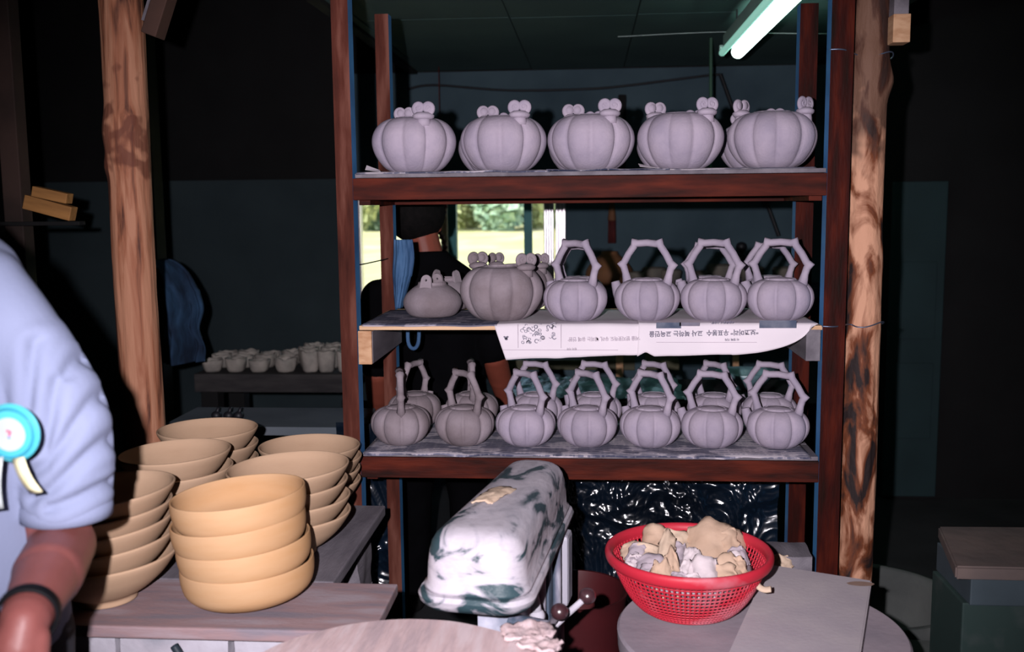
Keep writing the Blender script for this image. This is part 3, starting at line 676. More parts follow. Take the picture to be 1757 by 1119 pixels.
def bowl_round(R_):
    return prof_smooth([(0, .006), (.40 * R_, .006), (.42 * R_, 0), (.50 * R_, 0), (.56 * R_, .007), (.80 * R_, .017), (.935 * R_, .032), (.985 * R_, .050), (R_, .068), (.995 * R_, .082), (.985 * R_, .0845), (.966 * R_, .083), (.958 * R_, .074), (.94 * R_, .052), (.86 * R_, .034), (.6 * R_, .018), (0, .013)], 3)
def bowl_cone(R_):
    return prof_smooth([(0, .008), (.30 * R_, .008), (.33 * R_, 0), (.40 * R_, 0), (.41 * R_, .012), (.58 * R_, .026), (.80 * R_, .052), (.95 * R_, .079), (1.0 * R_, .092), (.992 * R_, .0955), (.965 * R_, .0945), (.925 * R_, .078), (.77 * R_, .052), (.53 * R_, .030), (0, .020)], 3)
def bowl_thing(name, prof, m, rim_m=None):
    t = thing(name, '', 'bowl'); obj('bowl_wall', lathe(prof, 72), m, t, smooth=True); return t
words = ['lowest', 'second from the bottom', 'third from the bottom', 'fourth from the bottom', 'fifth from the bottom']
def stack(where, group, x, y, n, pitch, meshes, mm, lean=(0, 0), z0=TZ, seed=0, tilt=0.0, jit=.004):
    rg = random.Random(seed)
    for k in range(n):
        o = link('bowl', meshes)
        o.location = (x + lean[0] * k + rg.uniform(-jit, jit), y + lean[1] * k + rg.uniform(-jit, jit), z0 + .0005 + k * pitch)
        o.rotation_euler = (rg.uniform(-.010, .010) * (k > 0), -tilt * (.45 if k == 0 else 1) + rg.uniform(-.010, .010) * (k > 0), 0); o.location.z += .05 * sin(tilt * .45)
        wd = 'top' if k == n - 1 else words[k]
        nm = 'orange round bowl' if mm is ORANGE else 'tan flared bowl'
        tag(o, f'{nm}, {wd} of the stack {where}', 'bowl', group)
def bowl_mesh(prof, m, seg=72):
    bm = lathe(prof, seg)
    bmesh.ops.recalc_face_normals(bm, faces=bm.faces)
    for f in bm.faces: f.smooth = True
    me = bpy.data.meshes.new('bowl'); bm.to_mesh(me); bm.free(); me.materials.append(m); return me
MR = bowl_mesh(bowl_round(.1315), ORANGE)
MC = bowl_mesh(bowl_cone(.138), TAN); MC2 = bowl_mesh(bowl_cone(.128), TAN); MC3 = bowl_mesh(bowl_cone(.143), TAN)
stack('at the front of the bench', 'orange bowl stack at the front', at(430, 990, 1.875).x, 1.875, 4, .0475, MR, ORANGE, (-.004, 0), seed=1, tilt=.085)
stack("beside the man's arm", "bowl stack by the person's arm", at(176, 960, 1.865).x - .002, 1.865, 5, .0335, MC3, TAN, (.002, 0), seed=2, jit=.006, tilt=.07)
stack('behind the orange stack', 'bowl stack behind the orange bowls', at(500, 870, 2.17).x, 2.17, 4, .036, MC, TAN, (-.001, 0), z0=TZ - .003, seed=3, tilt=.035)
stack('touching the rack post', 'bowl stack nearest the rack', at(533, 800, 2.44).x, 2.445, 4, .030, MC2, TAN, (0, 0), z0=TZ - .003, seed=4)
stack('in front of the left log', 'bowl stack in front of the left log', at(304, 800, 2.225).x, 2.225, 4, .042, MC2, TAN, (0, 0), z0=TZ - .003, seed=5, tilt=.03)
stack('at the back', 'bowl stack at the back of the bench', at(357, 780, 2.49).x, 2.495, 4, .040, MC2, TAN, (0, 0), z0=TZ - .003, seed=6, jit=.001)

# ---------------------------------------------------------------- machine with long belt cover
COVER = mat('clay_smeared_green_enamel', (0.40, 0.37, 0.41), (0.025, 0.05, 0.06), 0.5, 7, (1.3, .7, 2.0), bump=.3, bscale=30, c3=(0.34, 0.32, 0.36), lo=.45, hi=.59, detail=10, distort=1.6)
METALD = mat('clay_smeared_column', (0.32, 0.31, 0.36), (0.05, 0.07, 0.10), 0.5, 9, (1.5, 1.5, .5), bump=.2, c3=(0.16, 0.16, 0.21), lo=.45, hi=.58)
mc = at(735, 1000, 1.70)
mach = thing('clay_machine', 'clay splashed green enamel machine with long rounded belt cover and lever knobs', 'machine', (0, 0, 0))
hd = radians(9.1); ux = Vector((sin(hd), cos(hd), 0)); vx = Vector((cos(hd), -sin(hd), 0))   # along, across (to the right)
def stadium(Lf, Lr, hw, hw2, rc, z, org, k=9):
    """rounded outline: front end at Lf, rear at Lr, half widths hw front / hw2 rear"""
    pts = []
    for (cx, cy, a0, r_) in ((-hw + rc, Lf + rc, pi, rc), (hw - rc, Lf + rc, 1.5 * pi, rc), (hw2 - rc * .9, Lr - rc * .9, 0, rc * .9), (-hw2 + rc * .9, Lr - rc * .9, .5 * pi, rc * .9)):
        for i in range(k):
            a = a0 + (pi / 2) * i / (k - 1); pts.append((cx + r_ * cos(a), cy + r_ * sin(a)))
    return [org + vx * x + ux * y + Vector((0, 0, z)) for x, y in pts]
org = Vector((at(806, 1000, 1.72).x, 1.72, 0))
ZT = .905
def loft(rows, cap0=True, cap1=True):
    bm = bmesh.new(); R_ = [[bm.verts.new(p) for p in r] for r in rows]; n = len(R_[0])
    for A_, B_ in zip(R_[:-1], R_[1:]):
        for i in range(n): bm.faces.new((A_[i], A_[(i + 1) % n], B_[(i + 1) % n], B_[i]))
    if cap0: bm.faces.new(R_[0][::-1])
    if cap1: bm.faces.new(R_[-1])
    return bm
rows_ = []
for (ins, z) in ((-.004, -.112), (-.004, -.105), (.002, -.10), (.003, -.07), (.006, -.045), (.011, -.026), (.019, -.013), (.030, -.005), (.045, 0.0), (.062, .002)):
    rows_.append(stadium(0 + ins * 1.0, .60 - ins, .098 - ins, .078 - ins, max(.012, .055 - ins * .7), ZT + z, org))
cv = obj('belt_cover', loft(rows_), COVER, mach, smooth=True)
rows_ = []
for (ins, z) in ((.006, -.145), (-.004, -.142), (-.012, -.132), (-.014, -.122), (-.010, -.114), (.004, -.1115)):
    rows_.append(stadium(ins, .60 - ins, .098 - ins, .078 - ins, .055 - ins * .5, ZT + z, org))
obj('cover_flange', loft(rows_), COVER, mach, smooth='auto')
# clay lump on the cover
bm = bmesh.new(); c0 = org + ux * .25 + vx * (-.018) + Vector((0, 0, ZT + .003)); g = []
for i in range(15):
    row = []
    for j in range(9):
        u = (i / 14 - .5) * 2; v = (j / 8 - .5) * 2; e = max(0, 1 - (u * u + v * v) * .75 - .25 * noise.noise(Vector((u * 2.5, v * 2.5, 3))))
        row.append(bm.verts.new(c0 + ux * (u * .055 + .01 * noise.noise(Vector((v * 3, u, 0)))) + vx * (v * .022 + .012 * u + .008 * noise.noise(Vector((u * 3, v, 5)))) + Vector((0, 0, -.002 + .011 * sqrt(e) * (.7 + .5 * noise.noise(Vector((u * 3, v * 3, 1))))))))
    g.append(row)
for i in range(14):
    for j in range(8): bm.faces.new((g[i][j], g[i + 1][j], g[i + 1][j + 1], g[i][j + 1]))
CREAM = mat('cream_clay', (0.50, 0.385, 0.29), (0.42, 0.31, 0.23), 0.9, 20, bump=.15, spec=.1)
o = obj('clay_scrap', bm, CREAM, smooth=True, recalc=False); o.modifiers.new('s', 'SOLIDIFY').thickness = .003
tag(o, 'cream dried clay flake lying on top of the machine cover', 'clay')
def mpt(u, v, z): return org + ux * u + vx * v + Vector((0, 0, z))
def mbox(nm, u0, u1, v0, v1, z0, z1, m, bev=.005, smooth=False):
    Mx = Matrix(((vx.x, ux.x, 0, org.x), (vx.y, ux.y, 0, org.y), (0, 0, 1, 0), (0, 0, 0, 1)))
    return obj(nm, bx((v0, u0, z0), (v1, u1, z1), bev, Mx), m, mach)
mbox('head_casting', .16, .50, -.035, .055, .50, ZT - .146, METALD, .012)
mbox('front_plate', .155, .16, -.03, .035, .55, .74, mat('plate', (.42, .42, .5), (.2, .22, .28), .6, 18), .001)
mbox('back_casting', .36, .54, .03, .075, .46, ZT - .147, METALD, .012)
obj('slide_post', tube([mpt(.34, .058, .45), mpt(.34, .058, ZT - .146)], .012, 14), METALD, mach, smooth='auto')
obj('slide_post', tube([mpt(.40, .082, .50), mpt(.40, .082, ZT - .147)], .010, 12), METALD, mach, smooth='auto')
# side handle plate
mbox('side_block', .44, .50, .076, .100, .60, .765, METALD, .010)
obj('column', tube([mpt(.33, 0, .02), mpt(.33, 0, .55)], .05, 24), METALD, mach, smooth='auto')
obj('base', bx((org.x - .16, 1.88, 0), (org.x + .20, 2.24, .03), .008), METALD, mach)
# clamp lever (pale, with two rounded ends)
pa = at(912, 990, 1.93); pb = at(922, 1057, 1.93)
bm = bmesh.new(); tube([pa, pa.lerp(pb, .5), pb], [.013, .009, .012], 12, bm); ball(bm, pa, .017, (1, .7, 1.2)); ball(bm, pb, .016); obj('clamp_lever', bm, BLOCK, mach, smooth=True)
bm = tube([at(905, 1000, 1.93), at(890, 1000, 1.96)], .008, 10); obj('clamp_shaft', bm, METALD, mach)
KNOB = mat('dark_brown_knob', (0.045, 0.018, 0.022), (0.03, 0.012, 0.015), 0.28, 6, spec=.7, coat=.4)
hub = at(938, 1085, 1.80)
obj('lever_hub', tube([hub + Vector((-.07, .03, 0)), hub + Vector((.012, -.004, 0))], .022, 16), METALD, mach, smooth='auto')
for (px, py, yy, lab) in ((960, 1050, 1.76, 0), (1008, 1023, 1.84, 0)):
    kp = at(px, py, yy); lv = obj('lever', tube([hub, hub.lerp(kp, .5), kp], [.008, .0065, .006], 10), mat('lever_steel', (.36, .32, .36), (.12, .1, .13), .4, 25, metal=.5) if px < 1000 else BLOCK, mach, smooth='auto')
    bm = bmesh.new(); ball(bm, kp, .0165, (1, 1, .95), seg=24); obj('knob', bm, KNOB, lv, smooth=True)

# wooden wheel bat, foreground
WOODP = mat('bleached_wood', (0.46, 0.37, 0.38), (0.34, 0.26, 0.27), 0.85, 5, (9, 1.2, 3), bump=.25, bscale=20, c3=(0.42, 0.31, 0.31))
q = atz(722, 1061, .77); Rb = .272; cxb, cyb = q.x, q.y - Rb
bm = lathe([(0, .735), (Rb - .01, .735), (Rb, .74), (Rb, .766), (Rb - .004, .77), (0, .77)], 96, lambda r, z, a: r * (1 + (.012 * noise.noise(Vector((cos(a) * 4, sin(a) * 4, 0))) if r > .1 else 0)))
t = thing('round_wooden_bat', 'large pale round wooden bat across the bottom of the picture', 'board', (cxb, cyb, 0)); obj('disc', bm, WOODP, t, smooth='auto')
obj('pedestal', lathe([(0, 0), (.16, 0), (.16, .03), (.05, .05), (.04, .70), (.12, .733), (0, .7345)], 32), METALD, t, smooth='auto')
for (px, py, a, s, lb) in ((905, 1085, .3, 1.0, 'torn cream clay rag on the right rim of the round wooden bat, farther piece'), (925, 1108, -.4, .8, 'torn cream clay rag on the right rim of the round wooden bat, nearer piece')):
    p = atz(px, py, .775); bm = bmesh.new(); g = []
    for i in range(17):
        row = []
        for j in range(11):
            u = i / 16 - .5; v = j / 10 - .5
            row.append(bm.verts.new((u * .085 * s + .006 * noise.noise(Vector((v * 6, u * 2, a))), v * .065 * s * (1 - u * u) + .006 * noise.noise(Vector((u * 8, v * 2, a + 3))), .006 + .012 * abs(noise.noise(Vector((u * 4, v * 4, a + 7)))))))
        g.append(row)
    for i in range(16):
        for j in range(10): bm.faces.new((g[i][j], g[i + 1][j], g[i + 1][j + 1], g[i][j + 1]))
    o = obj('clay_scrap', bm, WOODP, smooth=True, loc=(p.x, p.y, .772), recalc=False); o.rotation_euler = (0, 0, a); o.modifiers.new('s', 'SOLIDIFY').thickness = .006
    tag(o, lb, 'clay')

# dark red round drum behind the levers
DRUM = mat('dark_red_plastic', (0.05, 0.006, 0.008), (0.03, 0.005, 0.006), 0.5, 5)
p = at(990, 1040, 2.28); o = obj('red_tub', lathe([(0, 0), (.11, 0), (.13, .40), (.135, .42), (.128, .42), (.122, .39), (.10, .03), (0, .03)], 48), DRUM, smooth='auto', loc=(at(985, 1040, 2.40).x, 2.40, .0))
o.location.z = .12
tag(o, 'dark red plastic tub in shadow behind the lever knobs', 'tub')
obj('stand', lathe([(0, -.12), (.11, -.12), (.11, 0), (0, 0)], 24), DARK, o)

# ---------------------------------------------------------------- turntable, basket and board on the right
DZ = .62
t = thing('turntable', 'round grey plaster turntable under the red basket and square board', 'turntable', (.352, 2.005, 0))
obj('disc', lathe([(0, DZ - .045), (.285, DZ - .045), (.293, DZ - .040), (.295, DZ - .006), (.290, DZ), (0, DZ)], 96), DISC, t, smooth='auto')
obj('stem', lathe([(0, .04), (.045, .04), (.04, DZ - .08), (.12, DZ - .0455), (0, DZ - .0455)], 24), METALD, t, smooth='auto'); obj('foot', lathe([(0, 0), (.20, 0), (.20, .025), (.05, .045), (0, .045)], 40), METALD, t, smooth='auto')
cs = [atz(1250, 1119, DZ + .03), atz(1477, 1119, DZ + .03), atz(1496, 996, DZ + .03), atz(1318, 968, DZ + .03)]
d_ = cs[0] - cs[3]; cs[0] = cs[0] + d_ * .12; d_ = cs[1] - cs[2]; cs[1] = cs[1] + d_ * .12
bm = bmesh.new(); lo_ = [bm.verts.new((c.x, c.y, DZ + .001)) for c in cs]; hi_ = [bm.verts.new((c.x, c.y, DZ + .03)) for c in cs]
bm.faces.new(lo_[::-1]); bm.faces.new(hi_)
for i in range(4): bm.faces.new((lo_[i], lo_[(i + 1) % 4], hi_[(i + 1) % 4], hi_[i]))
bmesh.ops.bevel(bm, geom=bm.edges[:], offset=.003, segments=2, affect='EDGES')
bd = obj('plaster_board', bm, PLASTER); tag(bd, 'square pale plaster board on the turntable right of the red basket', 'board')
p = atz(1476, 1001, DZ + .03); bm = bmesh.new(); r0 = [bm.verts.new((p.x + (.030 + .006 * noise.noise(Vector((cos(k * .3) * 2, sin(k * .3) * 2, 0)))) * cos(k * 2 * pi / 21), p.y - .004 + .014 * sin(k * 2 * pi / 21) * (1 + .3 * noise.noise(Vector((k, 0, 0)))), DZ + .0306)) for k in range(21)]; bm.faces.new(r0)
obj('clay_stain', bm, mat('brown_stain', (.22, .14, .11), (.28, .19, .15), .9, 30), bd)
# basket
BR = mat('red_plastic', (0.42, 0.018, 0.035), (0.30, 0.012, 0.025), 0.35, 6, spec=.5, bump=.05, bscale=30)
BRD = mat('red_plastic_dusty', (0.42, 0.018, 0.035), (0.45, 0.22, 0.26), 0.5, 7, (1, 1, 1.5), lo=.52, hi=.78, bump=.08, bscale=40)
bc = Vector((at(1181, 970, 2.10).x, 2.10, DZ + .001))
bas = thing('plastic_basket', 'red plastic mesh basket heaped with clay scraps on the turntable', 'basket', bc)
def bprof(t):  # t 0 bottom .. 1 rim
    a = t; r = .085 + .083 * (a ** .62); z = .004 + .118 * a ** 1.25; return r, z
bm = bmesh.new(); NA, NR = 92, 15
for i in range(NA):
    a = 2 * pi * i / NA; tube([(bprof(j / 8)[0] * cos(a), bprof(j / 8)[0] * sin(a), bprof(j / 8)[1]) for j in range(9)], [.0017 + .0006 * j / 8 for j in range(9)], 4, bm, False)
for j in range(1, NR):
    r, z = bprof(j / NR); tube([(r * cos(2 * pi * i / 72), r * sin(2 * pi * i / 72), z) for i in range(72)], .0020, 4, bm, False, closed=True)
obj('mesh_wall', bm, BRD, bas, smooth=True)
obj('base', lathe([(0, .0), (.078, 0), (.087, .003), (.087, .007), (0, .007)], 60), BR, bas, smooth='auto')
r, z = bprof(1)
obj('rim', lathe(prof_smooth([(r - .003, z - .010), (r + .004, z - .012), (r + .010, z - .006), (r + .012, z + .006), (r + .008, z + .014), (r + .001, z + .013), (r - .004, z + .004), (r - .003, z - .010)], 3), 120), BRD, bas, smooth=True)
# clay scraps
GREYSC = mat('grey_clay_scrap', (0.36, 0.30, 0.33), (0.28, 0.24, 0.27), 0.9, 18, bump=.15, spec=.1)
WHITESC = mat('white_clay_scrap', (0.52, 0.45, 0.46), (0.42, 0.36, 0.38), 0.9, 18, bump=.15, spec=.1)
BUFFSC = mat('buff_clay_scrap', (0.45, 0.32, 0.235), (0.38, 0.26, 0.185), 0.9, 18, bump=.15, spec=.1)
TONE = {'g': GREYSC, 'w': WHITESC, 'b': BUFFSC, 'c': CREAM}
def scrap_bm(w_, h_, curlr, seed, folds=0.0, nx=16, ny=12, rag=.42):
    rg = random.Random(seed); bm = bmesh.new(); g = []
    for i in range(nx + 1):
        row = []
        for j in range(ny + 1):
            u = (i / nx - .5) * 2; v = (j / ny - .5) * 2
            # ragged rounded outline
            k = 1 - .22 * (u * u * v * v); e = rag * noise.noise(Vector((u * 1.7 + seed, v * 1.7, seed * 1.3)))
            x = u * w_ / 2 * (k + e * abs(u)); y = v * h_ / 2 * (k + rag * noise.noise(Vector((u * 2 + seed, v * 1.2, 5 + seed))) * abs(v))
            z = 0
            if abs(curlr) > 1e-6:
                th_ = x / curlr; z = curlr * (1 - cos(th_)); x = curlr * sin(th_)
            z += folds * sin(v * 4 + seed + u) * .5 + .007 * noise.noise(Vector((u * 2.2, v * 2.2, seed))) + .003 * noise.noise(Vector((u * 5, v * 5, seed)))
            row.append(bm.verts.new((x, y, -z)))
        g.append(row)
    for i in range(nx):
        for j in range(ny): bm.faces.new((g[i][j], g[i + 1][j], g[i + 1][j + 1], g[i][j + 1]))
    return bm
# px, py, width px, height px, curl radius, tilt about x, tilt about y, turn, tone, folds, label
S = [
 (1115, 921, 62, 34, .030, 50, 25, -25, 'b', .003, 'cream rolled clay scrap sticking up at the back left of the red basket'),
 (1160, 930, 72, 30, .060, 45, 8, -18, 'c', .002, 'long buff clay slab behind the centre of the heap, back rim'),
 (1232, 938, 95, 60, .085, 48, -4, 12, 'b', .002, 'largest buff clay slab lying at the upper right of the heap'),
 (1266, 922, 52, 26, .05, 55, -18, -8, 'b', .002, 'buff clay slab overlapping the largest slab toward the back right'),
 (1257, 918, 22, 12, .02, 50, 0, 5, 'w', 0, 'small white clay chip peeping over the back right slab'),
 (1206, 921, 28, 24, .02, 60, 0, 0, 'b', 0, 'knobby buff clay end rising at the top centre of the heap'),
 (1100, 948, 70, 26, .06, 45, 15, -8, 'c', .002, 'cream clay strip across the left side of the heap'),
 (1078, 951, 34, 28, .025, 50, 20, 20, 'g', 0, 'small grey brown clay lump beside the left rim'),
 (1090, 968, 34, 22, .0, 40, 10, -8, 'w', 0, 'white clay rectangle with a cut edge near the left rim'),
 (1054, 970, 34, 16, .03, 50, 30, 35, 'g', 0, 'thin grey clay piece resting on the left rim'),
 (1104, 985, 68, 36, .04, 45, 10, 6, 'g', .002, 'smooth grey rounded clay slab in the front left of the heap'),
 (1142, 967, 34, 80, .018, 42, 6, 14, 'c', .004, 'tall creased cream clay fold in the middle of the heap'),
 (1157, 985, 26, 56, .015, 45, -8, -6, 'b', .003, 'narrow pleated buff fold right of the creased cream fold'),
 (1128, 998, 34, 34, .03, 50, 5, 0, 'b', .001, 'buff clay flap at the front rim, left of centre'),
 (1163, 948, 30, 26, .02, 50, 0, 20, 'g', .001, 'pale grey clay lump below the back slab'),
 (1148, 940, 10, 34, .008, 45, 0, 24, 'w', 0, 'thin white clay sliver standing near the back centre'),
 (1180, 988, 26, 36, .016, 50, 6, 10, 'w', .002, 'white curled clay scrap at the front centre'),
 (1217, 1000, 58, 48, .032, 50, 0, -5, 'w', .005, 'big crumpled whitish clay wad at the front centre right'),
 (1214, 976, 44, 24, .05, 48, -10, 24, 'w', .002, 'pale clay sheet fold above the crumpled wad'),
 (1246, 978, 60, 40, .035, 48, -14, -22, 'b', .003, 'rounded buff clay shell at the right front of the heap'),
 (1262, 960, 44, 20, .03, 48, -6, 8, 'w', .001, 'white clay tongue under the right slab'),
 (1277, 957, 34, 26, .02, 50, -20, 0, 'g', .002, 'grey clay curl near the right rim'),
 (1284, 978, 30, 26, .02, 50, -24, 10, 'b', 0, 'small buff clay knob against the right rim'),
 (1264, 1000, 50, 26, .04, 52, -10, -14, 'b', .001, 'buff clay slice leaning on the front right rim'),
 (1168, 1004, 34, 16, .02, 55, 0, 5, 'g', 0, 'shadowed grey clay bit under the front centre curls'),
 (1190, 1008, 34, 12, .02, 55, 0, -4, 'w', 0, 'white clay crumb strip along the front rim'),
 (1088, 1000, 40, 18, .03, 55, 14, 12, 'g', 0, 'flat grey clay slip tucked inside the front left rim'),
 (1190, 962, 26, 30, .03, 45, 0, 0, 'w', .001, 'pale clay flake at the very centre of the heap'),
]
zr = bc.z + .122
for n_, (px, py, wp, hp, cr_, tx, ty, tz, tone, fo_, lb) in enumerate(S):
    yy = 2.235 - (py - 905) / 105 * .27; p = at(px, py, yy); s = yy / F
    dv = Vector((p.x - bc.x, p.y - bc.y)); lim = .122 - max(wp, hp) * s * .35
    if dv.length > lim: dv *= lim / dv.length; p = Vector((bc.x + dv.x, bc.y + dv.y, p.z))
    p.z = max(p.z, bc.z + .108)
    bm = scrap_bm(wp * s * 1.4, hp * s * 1.6, cr_, n_ + 1, fo_)
    o = obj('clay_scrap', bm, TONE[tone], smooth=True, loc=(p.x, p.y + .004, p.z), recalc=False); o.rotation_euler = (radians(tx * .9), radians(ty), radians(tz * .3)); 
    o.rotation_euler.rotate_axis('Z', radians(-tz * .7))
    md = o.modifiers.new('s', 'SOLIDIFY'); md.thickness = .0035; md.offset = -1
    tag(o, lb, 'clay', 'clay scraps in the red basket')
# strip hanging over the right rim
pts = [at(1288, 982, 2.06), at(1294, 995, 2.04), at(1302, 1007, 2.03), at(1312, 1012, 2.025), at(1323, 1011, 2.02)]
o = obj('clay_scrap', tube(smooth_path(pts, 5), .0075, 10, None, True, .6), CREAM, smooth=True); tag(o, 'cream clay strip hanging out over the right rim of the basket', 'clay', 'clay scraps in the red basket')
# inner mass below the heap
bm = lathe([(0, .010), (.070, .010), (.085, .03), (.110, .07), (.140, .092), (.13, .098), (.09, .102), (0, .104)], 60, lambda r, z, a: r * (1 + .05 * noise.noise(Vector((cos(a) * 4, sin(a) * 4, z * 30)))))
for v in bm.verts:
    if v.co.z > .1: v.co.z += .010 * noise.noise(v.co * 28)
o = obj('clay_crumbs', bm, GREYSC, smooth=True, loc=bc); tag(o, 'mass of grey clay offcuts filling the red basket under the scraps', 'clay', None, 'stuff')

# block and clay bit behind the basket
t = thing('grey_block', 'grey plaster block behind the basket and square board', 'block', (0, 0, 0))
p = at(1350, 985, 2.44); rough_block((at(1303, 970, 2.44).x, 2.40, .0), (at(1388, 970, 2.44).x, 2.50, at(1350, 945, 2.44).z), 77, t, 'block', GREYWOOD)
zt = at(1350, 945, 2.44).z
o = obj('clay_scrap', scrap_bm(.07, .05, .05, 99, .002), CREAM, smooth=True, loc=(at(1342, 965, 2.39).x, 2.385, at(1342, 966, 2.39).z), recalc=False); o.rotation_euler = (radians(50), .1, .1); o.modifiers.new('s', 'SOLIDIFY').thickness = .005
tag(o, 'cream clay scrap against the grey block behind the basket', 'clay')

# ---------------------------------------------------------------- crumpled plastic under the rack
PLAS = mat('black_plastic_film', (0.005, 0.012, 0.024), (0.002, 0.004, 0.008), 0.20, 3, spec=1.0, coat=.6)
def crumple(label, x0, x1, z0, z1, y, m, seed, f=12.0, amp=.035):
    bm = bmesh.new(); nx, nz = int((x1 - x0) * 220), int((z1 - z0) * 220); g = []
    for j in range(nz + 1):
        row = []
        for i in range(nx + 1):
            x = x0 + (x1 - x0) * i / nx; z = z0 + (z1 - z0) * j / nz; P_ = Vector((x * f, z * f * .7, seed))
            P_ += Vector((noise.noise(P_ * .6), noise.noise(P_ * .6 + Vector((5, 0, 0))), 0)) * 1.2
            d = amp * (1 - abs(noise.noise(P_))) + amp * .45 * (1 - abs(noise.noise(P_ * 2.3))) + amp * .22 * (1 - abs(noise.noise(P_ * 5.1)))
            row.append(bm.verts.new((x, y - d + .25 * (z1 - z) * .2, z)))
        g.append(row)
    for j in range(nz):
        for i in range(nx): bm.faces.new((g[j][i], g[j][i + 1], g[j + 1][i + 1], g[j + 1][i]))
    o = obj('plastic_sheet', bm, m, smooth=True, recalc=False); tag(o, label, 'plastic sheet', 'plastic sheets under the rack'); return o
crumple('crumpled shiny black plastic sheet hanging under the right half of the rack', -.10, .58, .02, .825, 3.065, PLAS, 2.0)
crumple('narrow crumpled dark plastic behind the left rack posts', -.80, -.62, .02, .82, 3.065, PLAS, 8.0)
MAR = mat('maroon_plastic_film', (0.06, 0.008, 0.02), (0.03, 0.004, 0.01), 0.25, 4, spec=1)
crumple('maroon plastic bag bulging over the black sheet near the rack right side', .26, .40, .70, .80, 3.00, MAR, 5.0, 16, .02)

# ---------------------------------------------------------------- back room things
# work table with pale blue plastic
BP = mat('pale_blue_plastic', (0.22, 0.38, 0.42), (0.10, 0.17, 0.20), 0.35, 9, bump=.5, bscale=14, spec=.7)
t = thing('work_table', 'dark work table in the back room behind the bottom shelf', 'table')
obj('tabletop', bx((-1.0, 3.88, .69), (1.0, 4.40, .72), .004), DARK, t)
for x in (-.95, .95):
    for y in (3.92, 4.36): obj('leg', bx((x - .025, y - .025, 0), (x + .025, y + .025, .69), .003), DARK, t)
bm = bmesh.new(); bmesh.ops.create_grid(bm, x_segments=70, y_segments=28, size=1)
for v in bm.verts:
    x, y = v.co.x, v.co.y; v.co = Vector((.02 + x * .36 + .01 * noise.noise(Vector((y * 3, 0, 0))), 4.13 + y * .235, .727 + .018 * abs(noise.noise(Vector((x * 5, y * 3, 0)))) + .01 * abs(noise.noise(Vector((x * 13, y * 8, 2))))))
o = obj('plastic_sheet', bm, BP, smooth=True, recalc=False); o.modifiers.new('s', 'SOLIDIFY').thickness = .001
tag(o, 'crinkled pale blue plastic sheet lying on the back room work table', 'plastic sheet')
OLIVE = mat('olive_paint', (0.06, 0.055, 0.025), (0.04, 0.038, 0.02), 0.6, 5)
t = thing('counter', 'olive edged grey counter below the window in the back room', 'counter')
p = at(880, 618, 5.0); p2 = at(1190, 636, 5.0)
obj('countertop', bx((-.75, 5.0, p2.z), (.45, 5.5, p.z), .004), OLIVE, t); obj('panel', bx((-.72, 5.03, .02), (.42, 5.07, p2.z), .003), CONC, t)
for x in (-.7, .38): obj('side', bx((x, 5.07, 0), (x + .03, 5.45, p2.z), .002), DARK, t)
for (px, m, w_, lb) in ((1063, ENDGRAIN, .035, 'orange timber upright leaning by the counter'), (1098, CONC, .05, 'grey blue board leaning beside the orange timber'), (1262, ENDGRAIN, .03, 'orange timber upright further right by the wall'), (1243, CONC, .05, 'grey board leaning at the right of the back room')):
    p = at(px, 640, 4.85); o = obj('timber', bx((p.x - w_ / 2, 4.84, 0), (p.x + w_ / 2, 4.86, .86 - .04 * (w_ > .04)), .002), m); tag(o, lb, 'timber')
p = at(1278, 640, 4.2); t = thing('enamel_basin', 'pale blue enamel basin on a stool behind the bottom right teapots', 'basin', (p.x, 4.2, .72))
obj('bowl_wall', lathe([(0, .002), (.07, .002), (.11, .05), (.125, .07), (.12, .072), (.105, .052), (.065, .01), (0, .01)], 40), BP, t, smooth=True)
# wall shelf with items
SH = at(1180, 492, 5.7).z
DKB = mat('dark_blue_paint', (0.012, 0.022, 0.04), None, .5)
t = thing('wall_counter', 'dark blue topped bench along the back wall behind the middle shelf teapots', 'bench')
obj('tabletop', bx((-.10, 5.55, SH - .05), (1.45, 5.97, SH), .004), DKB, t)
for x in (-.08, 1.38): obj('leg', bx((x, 5.6, 0), (x + .05, 5.65, SH - .05), .003), DARK, t)
obj('back_leg', bx((.75, 5.9, 0), (.8, 5.95, SH - .05), .003), DARK, t)
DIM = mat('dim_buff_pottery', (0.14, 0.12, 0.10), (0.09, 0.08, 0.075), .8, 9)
gp = 'dim pots along the back wall bench'
dp = [(0, .0), (.04, .0), (.07, .03), (.085, .09), (.075, .10), (.065, .09), (.05, .02), (0, .012)]
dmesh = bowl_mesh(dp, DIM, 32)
for k, (px, s, lb) in enumerate(((1092, .8, 'dim buff pot at the left end of the wall bench'), (1122, 1.0, 'dim buff pot seen inside the second teapot handle'), (1150, .9, 'dim buff pot right of the second teapot handle'), (1205, .8, 'dim buff pot seen inside the third teapot handle, left'), (1235, 1.15, 'paler buff pot seen inside the third teapot handle, right'), (1290, 1.0, 'dim pot behind the rear right handle'), (1345, 1.0, 'dim pot seen inside the rightmost handle'))):
    o = link('clay_pot', dmesh, None, (at(px, 480, 5.7).x, 5.68 + .03 * (k % 2), SH + .0005)); o.scale = (s * .82, s * .82, s * 1.1); tag(o, lb, 'pot', gp)
p = at(1275, 430, 5.75); bm = lathe(prof_smooth([(0, 0), (.05, 0), (.055, .02), (.02, .04), (.014, .10), (.035, .13), (.03, .155), (.012, .17), (.03, .195), (.025, .22), (0, .23)], 3), 24)
o = obj('figurine', bm, IRON, smooth=True, loc=(p.x, 5.82, SH)); o.scale = (1, 1, 1.08); tag(o, 'small black stacked figurine against the back wall', 'figurine')
